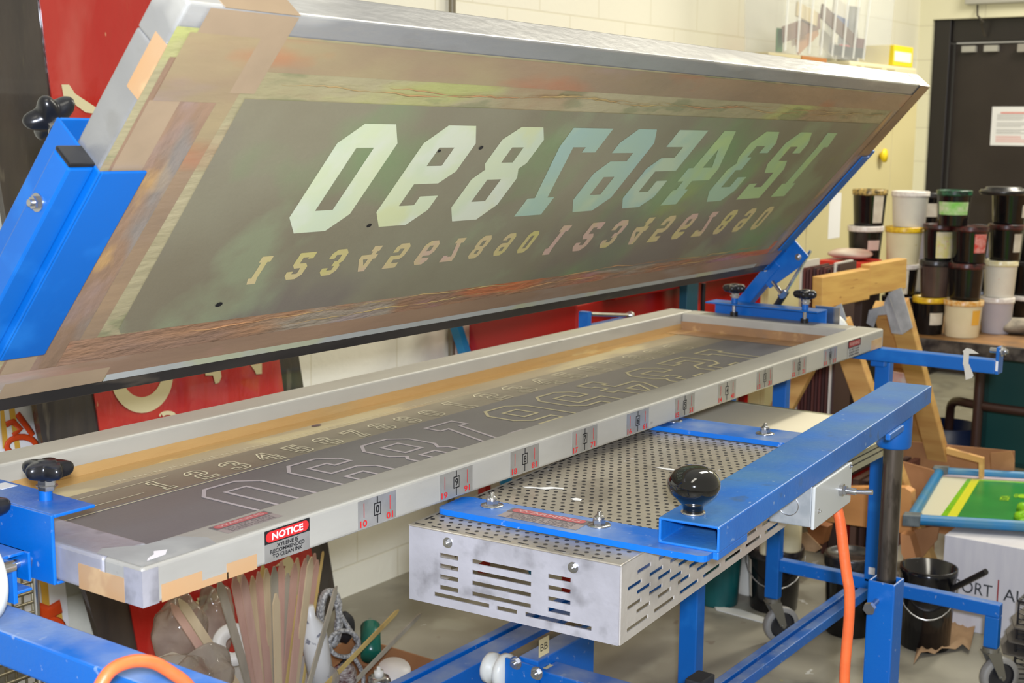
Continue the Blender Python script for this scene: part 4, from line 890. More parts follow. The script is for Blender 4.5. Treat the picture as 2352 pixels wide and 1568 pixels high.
def stick(top, bot, w, m, label, y=PY, t=.004, wob=0):
    a = at(top[0], top[1], y=y); b = at(bot[0], bot[1], y=y - random.uniform(-.05, .05))
    d = (a - b); ln = d.length; d.normalize(); x = d.cross(Vector((0, -1, 0))).normalized(); n = x.cross(d)
    pts = [(-w / 2, 0), (w / 2, 0), (w / 2, ln - w * 1.2), (w * .1, ln), (-w * .1, ln), (-w / 2, ln - w * 1.1)]
    o = MB().poly([pts], lambda p, q, c: b + x * p + d * q + n * c, t).build('stir_stick', m)
    return tag(o, label, 'stick', 'stir sticks under the flat screen')
fan = [  # top px, bottom px, material, label
 ((392, 1385), (560, 1640), 0, 'two-tone stick leaning farthest left out of the tub'),
 ((410, 1375), (585, 1640), 1, 'second stick from the left, leaning out beside the plastic bag'),
 ((500, 1330), (592, 1640), 3, 'broad grey stick with scribbles, third from the left in the fan'),
 ((535, 1322), (600, 1640), 0, 'pink-stained stick in front of the clear bag, fourth from the left'),
 ((556, 1318), (606, 1640), 0, 'dull pink stick just right of the scribbled one'),
 ((578, 1322), (612, 1640), 1, 'pale stick near the left of the main sheaf'),
 ((592, 1312), (622, 1640), 0, 'rosy stick in the left half of the main sheaf'),
 ((610, 1305), (630, 1640), 1, 'long cream stick just left of the centre of the sheaf'),
 ((628, 1300), (636, 1640), 3, 'greyish stick at the centre of the sheaf'),
 ((632, 1362), (640, 1640), 1, 'short rounded white stick in the middle of the sheaf'),
 ((660, 1315), (644, 1640), 3, 'short pointed grey stick before the letter on the red sign'),
 ((676, 1292), (650, 1640), 0, 'pink stick right of the short pointed grey one'),
 ((692, 1345), (652, 1640), 2, 'curved yellow stick right of the middle of the sheaf'),
 ((700, 1282), (662, 1640), 0, 'red-stained stick behind the yellow one'),
 ((714, 1278), (668, 1640), 1, 'tall cream stick in the right part of the sheaf'),
 ((728, 1285), (676, 1640), 0, 'rosy stick at the right edge of the sheaf, under the notice'),
 ((741, 1265), (684, 1640), 2, 'thin tan stick rising highest at the right of the sheaf')]
fan += [((548, 1300), (598, 1640), 1, 'cream stick tucked behind the scribbled grey one'),
 ((602, 1296), (618, 1640), 2, 'yellowish stick tucked behind the left half of the sheaf'),
 ((645, 1288), (640, 1640), 0, 'reddish stick behind the short rounded white one'),
 ((682, 1280), (655, 1640), 1, 'pale stick behind the curved yellow one'),
 ((706, 1274), (664, 1640), 3, 'grey stick tucked in behind the red-stained one'),
 ((722, 1270), (672, 1640), 0, 'dull rose stick at the right, behind the tall cream one')]
for i, (a, b, k, lb) in enumerate(fan): stick(a, b, .021 if i != 16 else .006, SKM[k], lb, y=PY - .03 * (i % 5) + (.05 if i < 17 else .12))
stick((772, 1345), (700, 1600), .014, SKM[3], 'rough grey stick with a broken tip beside the white rope', y=.9)
stick((914, 1400), (720, 1600), .012, SKM[2], 'thin yellow-brown stick pointing right over the cardboard tray', y=.9)
stick((966, 1408), (760, 1620), .012, SKM[3], 'long grey stick pointing far right over the cardboard tray', y=.88)
BAG = mat('clear crinkled polybag', (150, 134, 116), .12, alpha=.62, noise=((200, 190, 176), 8, .5), bump=1, bscale=14)
def blob(name, c, r, m, label, cat, seed=0, rough=.2, sub=1, n=14, mm=9):
    rnd = random.Random(seed); mb = MB(); vs = []
    ph = [rnd.uniform(0, 6) for _ in range(6)]
    for j in range(mm):
        th = math.pi * j / (mm - 1)
        for i in range(n):
            t = 2 * math.pi * i / n; k = 1 + rough * (math.sin(3 * t + ph[0]) * math.sin(2 * th + ph[1]) + .6 * math.sin(5 * t + ph[2]) * math.sin(4 * th + ph[3]) + (rnd.uniform(-1, 1) if cat == 'bag' else 0))
            vs.append(Vector(c) + Vector((r[0] * k * math.sin(th) * math.cos(t), r[1] * k * math.sin(th) * math.sin(t), r[2] * (k if 0 < j < mm - 1 else 1) * -math.cos(th))))
    mb.add(vs, [(j * n + i, j * n + (i + 1) % n, (j + 1) * n + (i + 1) % n, (j + 1) * n + i) for j in range(mm - 1) for i in range(n)], 0, True)
    zmin = min(v.z for v in mb.v)
    o = mb.build(name, m, sub=sub); return tag(o, label, cat)
p = at(415, 1455, y=1.1); blob('plastic_bag', (p.x, 1.1, p.z), (.07, .06, .085), BAG, 'clear bag of grey-brown powder on the heap left of the sticks', 'bag', 1, .16, n=22, mm=14)
p = at(495, 1430, y=1.22); blob('plastic_bag', (p.x, 1.22, p.z), (.05, .05, .09), BAG, 'twisted clear bag behind the leaning pair of sticks', 'bag', 2, .16, n=22, mm=14)
p = at(430, 1545, y=.9); blob('plastic_bag', (p.x, .9, p.z - .03), (.12, .08, .07), BAG, 'crumpled clear wrap at the bottom of the heap beside the orange cord', 'bag', 3, .18, n=22, mm=14)
bx = at(400, 1560, y=.98)
pile = thing('carton', (bx.x, 1.05, 0), 'grey-white carton under the clear bags with faint blue print', 'carton')
a = at(345, 1560, y=.93); b = at(435, 1510, y=.93); zt_ = at(400, 1522, y=.93).z
MB().box((a.x - .02, .93, 0), (b.x + .0, .985, zt_)).build('carton_body', flat('grey card', (176, 166, 150), .8), pile, bev=.003)
mb = MB(); put_text(mb, 'TA', b.x - .05, zt_ - .05, b.x - .01, zt_ - .02, lambda x, y, c=0: Vector((x, .9295, y)), 0, 0); mb.build('print', flat('blue print', (60, 70, 140)), pile)
# white tape roll / disc with dark hole
p = at(535, 1480, y=1.0); tag(MB().lathe([(.018, -.01), (.048, -.01), (.05, 0), (.048, .01), (.018, .01), (.018, -.01)], (p.x, 1.0, p.z), axis=(-.5, -.8, .35), n=32).build('tape_roll', flat('white roll', (206, 200, 188), .5)), 'white tape roll seen between the sticks and the clear bags', 'tape roll')
# rope coil
ROPE = mat('white braided rope', (214, 212, 206), .7, noise=((120, 120, 120), 160), bump=.8, bscale=200)
pts = []
for k in range(90):
    t = k / 89; a = t * 6.28 * 7
    pts.append(at(752 + 22 * math.cos(a) + 10 * t, 1420 + 62 * math.sin(a) + 4 * math.cos(a * .5), y=1.0 + .03 * math.sin(a * .37)))
for k in range(60):
    t = k / 59; a = t * 6.28 * 5
    pts.append(at(790 + 34 * math.cos(a), 1478 + 30 * math.sin(a), y=.98 + .03 * math.sin(a * .6)))
pts += [at(a, b, y=.95) for a, b in ((810, 1500), (826, 1530), (835, 1560), (828, 1590))]
tag(MB().tube(catmull(pts, 3), .0058, 8).build('rope', ROPE), 'tangled hank of white braided rope right of the sticks', 'rope')
p = at(790, 1440, y=1.12); blob('fabric_bundle', (p.x, 1.12, p.z), (.03, .03, .045), flat('black cloth', (26, 26, 28), .7), 'black fabric bundle behind the rope', 'cloth', 5, .1)
# cardboard tray with cans
c1 = at(820, 1450, z=.08); 
TRY = CARD
tr_ = thing('cardboard_tray', (1.55, 1.0, 0), 'brown open cardboard tray on the floor right of the rope', 'box')
A = at(958, 1503, z=.08); B_ = at(812, 1455, z=.08)
x0t, x1t, y0t, y1t = B_.x - .33, A.x, A.y - .12, B_.y + .0
x0t = A.x - .36; y1t = A.y + .22
for a, b in (((x0t, y0t, 0), (x1t, y0t + .005, .08)), ((x0t, y1t - .005, 0), (x1t, y1t, .08)), ((x0t, y0t, 0), (x0t + .005, y1t, .08)), ((x1t - .005, y0t, 0), (x1t, y1t, .08))): MB().box(a, b).build('tray_side', CARD, tr_)
MB().box((x0t, y0t, 0), (x1t, y1t, .004)).build('tray_bottom', CARD, tr_)
def can(c, axis, r, h, body, lid, label, cat='spray can'):
    c = Vector(c); t = thing('spray_can', tuple(c), label, cat)
    MB().lathe([(0, 0), (r, 0), (r, h * .82), (r * .86, h * .88), (r * .5, h * .9), (0, h * .9)], c, axis=axis, mis=[0, 0, 1, 1, 1], n=28).build('can_body', [body, STEEL], t)
    Z = Vector(axis).normalized(); MB().lathe([(0, 0), (r * .42, 0), (r * .4, h * .09), (r * .18, h * .1), (r * .16, h * .16), (0, h * .16)], c + Z * h * .9, axis=axis, n=20).build('nozzle', lid, t)
    return t
MARO = mat('maroon printed can', (70, 22, 30), .3, noise=((200, 196, 190), 60, .8), stretch=(1, 1, 5)); GRN = flat('green can', (16, 92, 76), .25)
p = at(870, 1560, z=.13); can((p.x, p.y, .005), (0, 0, 1), .03, .15, mat('silver can', (190, 190, 186), .25, .8), flat('white nozzle', (230, 226, 214), .4), 'silver spray can with a white nozzle standing in the tray')
p = at(845, 1440, z=.1); p = at(852, 1490, z=.09); can((p.x, p.y, .07), (.55, .5, .28), .028, .14, GRN, flat('green cap', (20, 110, 90), .3), 'dark green can lying in the cardboard tray')
p = at(780, 1545, z=.16); can((p.x - .05, p.y - .06, .08), (.5, .45, .4), .03, .16, MARO, BLACKP, 'maroon and black spray can leaning under the rope')
p = at(905, 1530, z=.075); tag(MB().lathe([(0, 0), (.042, 0), (.045, .006), (.043, .012), (0, .013)], (p.x, p.y, .06), axis=(-.25, -.3, 1), n=32).lathe([(0, -.055), (.03, -.055), (.03, 0)], (p.x, p.y, .06), n=24).build('white_lid_jar', flat('white lid', (222, 216, 206), .4)), 'jar with a round white lid in the right corner of the tray', 'jar')
p = at(745, 1500, y=.93); tag(MB().lathe([(0, 0), (.032, 0), (.032, .2), (.012, .23), (.012, .26), (0, .26)], (p.x, .93, max(.0, p.z - .12)), n=24, axis=(-.2, 0, 1)).build('white_bottle', mat('white bottle', (214, 212, 206), .4, stains=[((40, 44, 80), 40, .66, .03, .7)])), 'white bottle with dark lettering behind the grey stick', 'bottle')

# ================================================================== MIDDLE BACKGROUND: red cart, stack of boards, posts
rc = thing('red_cart', (4.2, 1.2, 0), 'glossy red steel cart behind the press', 'cart')
REDM = mat('glossy red enamel', (170, 26, 20), .25, noise=((156, 20, 16), 3))
yr = .98
a = at(1325, 700, y=yr); b = at(1750, 640, y=yr); c = at(1640, 690, y=yr)
zr = at(1560, 655, y=yr).z
MB().box((a.x, yr, zr - .45), (b.x, yr + .42, zr - .0)).build('cart_body', REDM, rc, bev=.006)
MB().box((a.x + .15, yr - .05, zr), (b.x + .04, yr + .45, zr + .035)).build('cart_top', REDM, rc, bev=.01)
for x, y in ((a.x + .03, yr + .03), (b.x - .05, yr + .03), (a.x + .03, yr + .37), (b.x - .05, yr + .37)): MB().box((x, y, 0), (x + .03, y + .03, zr - .45)).build('leg', REDM, rc)
a = at(1618, 640, y=yr + .05); b = at(1658, 668, y=yr + .05)
tag(MB().box((a.x - .08, yr + .05, zr + .036), (b.x, yr + .2, zr + .036 + .1)).build('carton', CREAM, bev=.003), 'small cream box standing on the red cart', 'box')
TEAL = mat('dark teal paint', (14, 74, 90), .4, noise=((10, 62, 78), 5))
a = at(1578, 680, y=.9); b = at(1604, 680, y=.9)
tag(MB().box((a.x, .9, 0), (b.x, .93, 1.12)).build('upright_post', TEAL, bev=.002), 'dark teal square post standing in front of the red cart', 'post')
a = at(1616, 650, y=.92); b = at(1624, 712, y=.92)
tag(MB().cyl((b.x + .02, .95, 0), a, .008, 10).build('thin_rod', BLACKP), 'thin black rod beside the teal post', 'rod')
# clamp with silver handle left of the red cart
ch = thing('bar_clamp', (2.9, .85, .0), 'blue bracket with a silver rod handle behind the flat screen', 'clamp')
p0_ = at(1345, 716, y=.8); p1_ = at(1352, 748, y=.8); p2_ = at(1445, 724, y=.8)
MB().box((p0_.x - .005, .79, 0), (p0_.x + .015, .82, p0_.z)).build('upright', BLUEC, ch); MB().box((p0_.x, .79, p1_.z - .02), (p2_.x - .02, .82, p1_.z)).build('arm', BLUEC, ch)
MB().cyl(at(1356, 721, y=.795), p2_, .006, 10).cyl(p2_, p2_ + Vector((.012, 0, -.001)), .012, 12).build('handle', STEEL, ch)
# blue brace leaning on the wall
a = at(1040, 725, y=1.45); b = at(1068, 812, y=1.4); d = (b - a).normalized()
e_ = b + d * ((b.z) / -d.z)
tag(MB().bar(a - d * .5, e_ - d * .01, .03, .03).build('blue_brace', mat('teal blue paint', (10, 112, 160), .4)), 'teal blue strut leaning behind the press near the conduit', 'strut')
# stack of framed boards (edges seen) right of the hinge
bcols = [('pale', (206, 200, 186)), ('dark maroon', (90, 44, 38)), ('dark brown', (70, 36, 34)), ('maroon', (84, 46, 40)), ('near-black', (60, 34, 34)), ('red-brown', (92, 50, 42)), ('brown', (74, 40, 38)), ('dark red', (88, 44, 40)), ('blackish', (60, 34, 32)), ('wine brown', (80, 44, 38)), ('off-white', (214, 208, 196)), ('dusty brown', (70, 48, 42))]
ords = ['first', 'second', 'third', 'fourth', 'fifth', 'sixth', 'seventh', 'eighth', 'ninth', 'tenth', 'eleventh', 'twelfth']
yA = at(1840, 620, x=3.35).y; yB = at(1926, 620, x=3.35).y
for i, (nm, c) in enumerate(bcols):
    y = yA + (yB - yA) * i / 11; zt2 = at(1842 + i * 7, 600 + (i % 3) * 3 + (12 if 0 < i < 10 else 0), x=3.35).z
    tag(MB().box((3.35, y - .0042, .35), (3.5, y + .0042, zt2)).build('framed_board', flat('board edge ' + nm, c, .6)), '%s board edge, %s from the left in the upright stack by the hinge' % (nm, ords[i]), 'board', 'upright boards on the rack')
P0 = at(1840, 700, x=3.35); P1 = at(1930, 700, x=3.35)
rk = thing('board_rack', (3.6, .6, 0), 'low dark rack holding the upright boards beside the sawhorse', 'rack')
MB().box((3.34, P1.y - .05, .3), (3.9, P0.y + .08, .35)).build('rack_deck', flat('dark wood', (50, 34, 30)), rk)
for x in (3.342, 3.865):
    for y in (P1.y - .03, P0.y + .03): MB().box((x, y, 0), (x + .03, y + .03, .3)).build('leg', flat('dark wood', (50, 34, 30)), rk)
# red crate behind with papers
P = at(1960, 610, x=4.2)
pa = thing('red_crate', (4.4, P.y, 0), 'red crate topped with white cloths behind the upright boards', 'crate')
ya = at(1880, 600, x=4.2).y; yb_ = at(1985, 600, x=4.2).y; zt3 = at(1930, 600, x=4.2).z
MB().box((4.2, yb_, 0), (4.4, ya, zt3 - .1)).build('crate_base', flat('dark crate base', (48, 34, 30), .6), pa, bev=.004)
MB().box((4.2, yb_, zt3 - .1), (4.4, ya, zt3)).build('crate_body', flat('bright red', (206, 52, 36), .4), pa, bev=.004)
mb = MB()
tag(blob('cloth_heap', (4.3, (ya + yb_) / 2, zt3 + .024), (.09, (ya - yb_) / 2, .022), RAG if False else mat('white cloths', (206, 196, 180), .8, noise=((190, 90, 80), 6, .6)), 'folded pale cloths on the red crate', 'cloth', 8, .1), None, None)

# ================================================================== SAWHORSE
sh = thing('sawhorse', (3.3, .05, 0), 'timber sawhorse with zinc leg brackets standing behind the press', 'sawhorse')
XS = 3.25
f1a = at(1882, 625, x=XS - .02); 
# beam: two offset planks
def plank(pts, x0, t, m, name='beam'):
    P = [at(a, b, x=x0) for a, b in pts]; mb = MB(); mb.poly([[(p.y, p.z) for p in P]], lambda a, b, c: Vector((x0 + c, a, b)), t); return mb.build(name, m, sh, bev=.002)
B0 = at(1885, 642, x=3.10); B1 = at(2072, 600, x=3.42)
# beam runs diagonally: from near-left end to far-right end
ends = [(at(1863, 636, x=3.15), at(1868, 702, x=3.15)), (at(2055, 598, x=3.62), at(2050, 690, x=3.62))]
bt0 = at(1885, 636, x=3.15); bb0 = at(1885, 718, x=3.15); bt1 = at(2073, 600, x=3.62); bb1 = at(2030, 684, x=3.62)
hgt = .105
p0s = Vector((3.15, bt0.y + .01, bt0.z - hgt / 2)); p1s = Vector((3.62, bt1.y, bt1.z - hgt / 2))
dS = (p1s - p0s).normalized()
MB().bar(p0s, p0s + (p1s - p0s) * .55, .04, hgt).build('beam', WOOD, sh, bev=.003)
MB().bar(p0s + (p1s - p0s) * .55 + Vector((.0, 0, .012)), p1s + Vector((0, 0, .012)), .04, hgt).build('beam', WOOD, sh, bev=.003)
def leg(px_t, py_t, px_b, py_b, xt, xb, w=.075, t=.04):
    a = at(px_t, py_t, x=xt); b = at(px_b, py_b, x=xb); d = (b - a).normalized(); e = a + d * ((a.z) / -d.z)
    return MB().bar(a, e, t, w, up=(0, 1, 0) if abs(d.y) < .9 else (1, 0, 0)).build('leg', WOODX, sh, bev=.003)
leg(2060, 690, 2165, 1085, 3.6, 3.95)
leg(2030, 700, 2105, 1000, 3.68, 4.1)
leg(1915, 715, 1770, 985, 3.2, 3.25); leg(1925, 735, 2015, 985, 3.22, 3.3)
a = at(2062, 675, x=3.58)
def sheet(pts, x0, t, m, name):
    P = [at(a, b, x=x0) for a, b in pts]; mb = MB(); mb.poly([[(p.y, p.z) for p in P]], lambda a, b, c: Vector((x0 + c, a, b)), t); return mb.build(name, m, sh, bev=.001)
ZINC = mat('bright zinc sheet', (190, 196, 202), .35, .35, noise=((160, 166, 172), 20))
sheet([(2040, 672), (2070, 660), (2096, 752), (2072, 768)], 3.53, .004, ZINC, 'leg_bracket')
sheet([(2030, 696), (2040, 676), (2072, 768), (2048, 765)], 3.545, .004, ZINC, 'leg_bracket'); sheet([(1996, 712), (2034, 700), (2038, 722), (2016, 724), (2006, 752), (1990, 742)], 3.55, .004, ZINC, 'leg_bracket')
sheet([(1903, 712), (1932, 697), (1944, 735), (1912, 752)], 3.12, .004, ZINC, 'leg_bracket')

# ================================================================== BUCKET TABLE
TZ_ = .68
tf = 4.2
wt = thing('work_table', (4.6, 0, 0), 'dark edged work table crowded with ink buckets by the door', 'table')
TOPW = mat('stained table top', (150, 108, 60), .5, noise=((110, 80, 50), 8), stains=[((60, 50, 40), 10, .6, .1, .5)])
ty1 = at(2005, 780, x=tf).y; 
MB().box((tf, -1.0, TZ_ - .02), (5.3, ty1, TZ_)).build('table_top', TOPW, wt, bev=.002)
MB().box((tf - .012, -1.0, TZ_ - .05), (tf, ty1, TZ_ + .003)).build('edge_band', mat('chipped black edge', (36, 34, 36), .35, noise=((110, 104, 96), 30, .5)), wt, bev=.003)
LEGM = mat('brown tube steel', (58, 38, 32), .4)
for px in (2252, 2480):
    q = at(px, 850, x=tf + .1); MB().cyl((tf + .1, q.y, 0), (tf + .1, q.y, TZ_ - .02), .02, 14).build('leg', LEGM, wt)
for px in (2030,): q = at(px, 850, x=tf + .9); MB().cyl((tf + .9, q.y, 0), (tf + .9, q.y, TZ_ - .02), .02, 14).build('leg', LEGM, wt)
q = at(2252, 960, x=tf + .1); q2 = at(2200, 1040, x=tf + .5)
MB().tube(catmull([(tf + .1, q.y - .6, .42), (tf + .1, q.y - .1, .42), (tf + .12, q.y + .04, .42), (tf + .2, q.y + .14, .40), (tf + .26, q.y + .17, .3), (tf + .28, q.y + .18, .02)]), .018, 12).build('brace_tube', LEGM, wt)
# teal cabinet and dark pail under the table
a = at(2262, 860, x=tf + .4)
tc_ = thing('teal_cabinet', (4.9, a.y - .3, 0), 'dark teal cupboard standing under the bucket table', 'cupboard')
MB().box((tf + .4, a.y - .7, .12), (tf + .9, a.y, TZ_ - .06)).build('cupboard_body', mat('deep teal enamel', (18, 70, 66), .4, noise=((14, 58, 56), 4)), tc_, bev=.004)
MB().box((tf + .395, a.y - .5, .14), (tf + .4, a.y - .02, TZ_ - .08)).build('cupboard_door', mat('deep teal door', (22, 78, 74), .4), tc_, bev=.002)
for y in (a.y - .68, a.y - .04): MB().box((tf + .42, y, 0), (tf + .46, y + .03, .12)).build('leg', LEGM, tc_)
a = at(2195, 960, x=tf + .35); tag(MB().lathe([(0, 0), (.1, 0), (.13, .3), (.12, .3), (.09, .02), (0, .02)], (tf + .24, a.y, 0)).build('waste_bin', flat('navy plastic', (16, 30, 60), .4)), 'dark navy bin under the table behind the sawhorse leg', 'bin')
# hanging paper tag on the blue cross beam
pt = at(2228, 810, x=L_ - .03)
pts = [at(2210, 806, x=L_ - .02), at(2218, 799, x=L_ - .01), at(2232, 800, x=L_ + .01), at(2245, 810, x=L_ + .03)]
mb = MB()
P = [at(a, b, x=L_ - .024) for a, b in ((2213, 838), (2226, 836), (2236, 862), (2232, 868), (2218, 872), (2216, 856))]
mb.poly([[(p.y, p.z) for p in P]], lambda a, b, c: Vector((L_ - .024 + c, a, b)), .001)
P = [at(a, b, x=L_ - .024) for a, b in ((2211, 806), (2220, 799), (2232, 802), (2248, 812), (2228, 812), (2215, 814))]
mb.poly([[(p.y, p.z) for p in P]], lambda a, b, c: Vector((L_ - .024 + c, a, b)), .001)
y_a = at(2213, 812, x=L_ - .024).y; mb.box((L_ - .0243, y_a - .014, at(2213, 838, x=L_ - .024).z), (L_ - .0233, y_a, at(2213, 806, x=L_ - .024).z))
tag(mb.build('masking_tape_strip', flat('curled masking tape', (206, 200, 186), .6)), 'curled strip of masking tape hanging on the far blue beam', 'tape')

def bucket(px, py_base, wpx, hpx, body, rim, label, z=TZ_, x=None, lab=None, lid=True, inset=False, handle=False, cat='bucket', open_=False):
    """bucket whose front foot shows at (px, py_base); returns its top height and centre"""
    p = at(px, py_base, z=z) if x is None else at(px, py_base, x=x)
    depth = (p - CAM).dot(_w); s = depth / FPX; r = wpx * s / 2; h = hpx * s
    vd = Vector((p.x - CAM.x, p.y - CAM.y, 0)).normalized(); c = Vector((p.x, p.y, 0)) + vd * r * .88 if x is None else Vector((p.x, p.y, 0)); c.z = p.z if x is not None else z
    t = thing('ink_bucket', tuple(c), label, cat, None)
    if open_:
        MB().lathe([(0, 0), (r * .86, 0), (r * .97, h * .9), (r, h * .93), (r, h), (r * .93, h), (r * .9, h * .78), (0, h * .76)], c, mis=[0, 0, 0, 0, 0, 0, 1], n=32).build('pail', [BKT[body], BLACKG], t)
    else:
        MB().lathe([(0, 0), (r * .82, 0), (r * .84, h * .02), (r * .95, h * .84), (r * .97, h * .86), (0, h * .86)], c, n=32).build('pail', BKT[body], t)
        MB().lathe([(r * .9, h * .84), (r, h * .85), (r * 1.01, h * .9), (r, h * .91), (r * 1.02, h * .97), (r * .99, h), (r * .9, h), (r * .87, h * .965), (0, h * .96)], c, n=32).build('lid', INKY[rim], t)
    if lab:
        col, a0, a1, z0, z1 = lab[:5]
        fa = math.atan2(-vd.y, -vd.x); mb = MB(); vs = []; n = 8
        for zz in (z0, z1):
            rr = r * (.84 + .12 * zz) + .0012
            for i in range(n + 1): t_ = fa + R(a0 + (a1 - a0) * i / n); vs.append(c + Vector((rr * math.cos(t_), rr * math.sin(t_), h * zz)))
        mb.add(vs, [(i, i + 1, n + 2 + i, n + 1 + i) for i in range(n)], 0, True)
        lo = mb.build('paper_label', col, t)
    if handle:
        fa = math.atan2(-vd.y, -vd.x); pts = []
        for i in range(13):
            u = -1 + i / 6; a_ = fa + u * R(88); dr = 1 - u * u
            pts.append(c + Vector(((r * 1.0 + .004) * math.cos(a_), (r * 1.0 + .004) * math.sin(a_), h * (.86 - .42 * dr))))
        MB().tube(pts, .0022, 6).build('wire_handle', STEEL, t)
    return t, c, h
def stack(px, base, rows, z=TZ_):
    """rows from the bottom: (dx, wpx, hpx, body, rim, label, lab)"""
    c = None; zc = z
    for k, (dx, w, h, body, rim, label, lab) in enumerate(rows):
        if k == 0: t, c, hh = bucket(px, base, w, h, body, rim, label, z=z, lab=lab); t['group'] = 'ink buckets stacked on the table'; zc = z + hh; s = (c - CAM).dot(_w) / FPX
        else:
            q = c + Vector((CR.x, CR.y, 0)).normalized() * dx * s; r = w * s / 2; h_ = h * s
            # reuse the bucket builder through a fake pixel: place directly
            t = thing('ink_bucket', (q.x, q.y, zc), label, 'bucket', 'ink buckets stacked on the table'); cc = Vector((q.x, q.y, zc))
            MB().lathe([(0, 0), (r * .82, 0), (r * .84, h_ * .02), (r * .95, h_ * .84), (r * .97, h_ * .86), (0, h_ * .86)], cc, n=32).build('pail', BKT[body], t)
            MB().lathe([(r * .9, h_ * .84), (r, h_ * .85), (r * 1.01, h_ * .9), (r, h_ * .91), (r * 1.02, h_ * .97), (r * .99, h_), (r * .9, h_), (r * .87, h_ * .97), (0, h_ * .97)], cc, n=32).build('lid', INKY[rim], t)
            if lab:
                vd = Vector((cc.x - CAM.x, cc.y - CAM.y, 0)).normalized(); fa = math.atan2(-vd.y, -vd.x); mb = MB(); vs = []; n = 8; col, a0, a1, z0, z1 = lab
                for zz in (z0, z1):
                    rr = r * (.84 + .12 * zz) + .0012
                    for i in range(n + 1): t_ = fa + R(a0 + (a1 - a0) * i / n); vs.append(cc + Vector((rr * math.cos(t_), rr * math.sin(t_), h_ * zz)))
                mb.add(vs, [(i, i + 1, n + 2 + i, n + 1 + i) for i in range(n)], 0, True); mb.build('paper_label', col, t)
            zc += h_
GRL = mat('label smeared with green ink', (196, 204, 170), .6, noise=((110, 190, 60), 30, .9)); REDT = mat('red triangle smear', (196, 60, 50), .5, noise=((226, 190, 180), 60, .5)); SPL = mat('ink splashed label', (206, 196, 170), .6, noise=((200, 190, 120), 40), stains=[((206, 110, 160), 50, .68, .04, .7)])
ORL = flat('orange patch', (226, 170, 60))
stack(2208, 777, [(0, 90, 86, 'cream', 'orange', 'cream bucket with orange-stained lid at the table edge', (ORL, 30, 62, .35, .75)), (2, 80, 84, 'black', 'blackred', 'plain black bucket directly on the cream orange-lidded bucket', None), (6, 84, 84, 'black', 'blackred', 'black bucket with a red triangular smear, third up', (REDT, 15, 62, .3, .8)), (-36, 78, 80, 'black', 'green', 'black bucket with green-smeared label, topmost by the door frame', (GRL, -60, 60, .32, .68))])
stack(2130, 770, [(0, 76, 86, 'black', 'yellow', 'black bucket with a yellow lid rim behind the sawhorse bracket', (PAPER, 5, 62, .28, .6)), (10, 70, 84, 'brown', 'black', 'brown translucent bucket with blue spots, middle of its stack', None), (14, 72, 82, 'black', 'blackred', 'black bucket with an ink-splashed white label on the brown one', (SPL, -10, 70, .08, .8))])
stack(2286, 768, [(0, 76, 84, 'grey', 'white', 'greyish bucket behind the rag, lowest of the right white pair', None), (2, 76, 84, 'white', 'cream', 'white bucket standing on the greyish one', None), (10, 80, 82, 'black', 'blackred', 'black bucket with a square white label above the white pair', (PAPER, 28, 62, .25, .75)), (14, 84, 80, 'black', 'black', 'large black bucket at the top right of the stacks', (PAPER, 45, 70, .2, .55))])
stack(2352, 752, [(0, 74, 72, 'black', 'white', 'black bucket with a white lid at the right edge of the photo', None), (2, 76, 78, 'black', 'black', 'dark bucket with blue specks at the right edge, second row', None), (8, 74, 82, 'black', 'black', 'black bucket at the right edge with a silver label', (PAPER, -30, 0, .4, .75)), (14, 74, 78, 'black', 'black', 'uppermost black bucket at the right edge of the photo', None)])
stack(2060, 762, [(0, 76, 80, 'black', 'black', 'lowest black bucket hidden behind the sawhorse beam', None), (2, 78, 74, 'black', 'white', 'black bucket with a tall white label and white lid beneath the cream one', (PAPER, -10, 28, .1, .85)), (4, 84, 84, 'cream', 'yellow', 'cream bucket with a yellow lid ring, second from the top', None), (14, 84, 80, 'white', 'white', 'top white bucket with red drips beside the door frame', None)])
stack(1975, 748, [(0, 80, 70, 'black', 'black', 'bottom black bucket of the leftmost stack', None), (0, 84, 74, 'black', 'black', 'black bucket second from the bottom of the leftmost stack', None), (2, 80, 82, 'black', 'white', 'black bucket with white lid and a pinkish tape label', (PINKP, 10, 58, .35, .62)), (8, 78, 82, 'black', 'gold', 'black bucket with gold-crusted lid, top of the leftmost stack', (PAPER, 15, 55, .1, .85))])
stack(2125, 745, [(0, 70, 74, 'black', 'black', 'rear bucket between the stacks, lowest', None), (0, 70, 74, 'white', 'white', 'rear white bucket between the front stacks, second up', None), (-4, 70, 74, 'grey', 'white', 'rear grey bucket between the front stacks, third up', None), (-8, 68, 76, 'black', 'black', 'rear black bucket with a blue-spotted white label, at the top', (PAPER, -30, 40, .3, .7))])
stack(2250, 745, [(0, 76, 78, 'black', 'black', 'black bucket behind the front row, lowest and mostly hidden', None), (0, 76, 76, 'black', 'black', 'black bucket behind the red-triangle bucket', None), (0, 70, 70, 'grey', 'black', 'dark grey bucket behind with only its rim showing', None)])
# flat dark trays on top right, white tubs behind
P = at(2305, 436, x=4.45); tag(MB().lathe([(0, 0), (.085, 0), (.09, .012), (.085, .02), (.07, .02), (.066, .03), (0, .03)], (4.38, P.y - .02, TZ_ + .565), n=30).build('ink_tray', INKY['black']), 'flat black lid lying on the top right bucket', 'lid')
rp_ = at(2310, 765, z=TZ_)
blob('shop_rag', (rp_.x + .02, rp_.y - .04, TZ_ + .032), (.075, .12, .032), RAG, 'crumpled grey stained rag on the table edge', 'rag', 11, .16, 2)

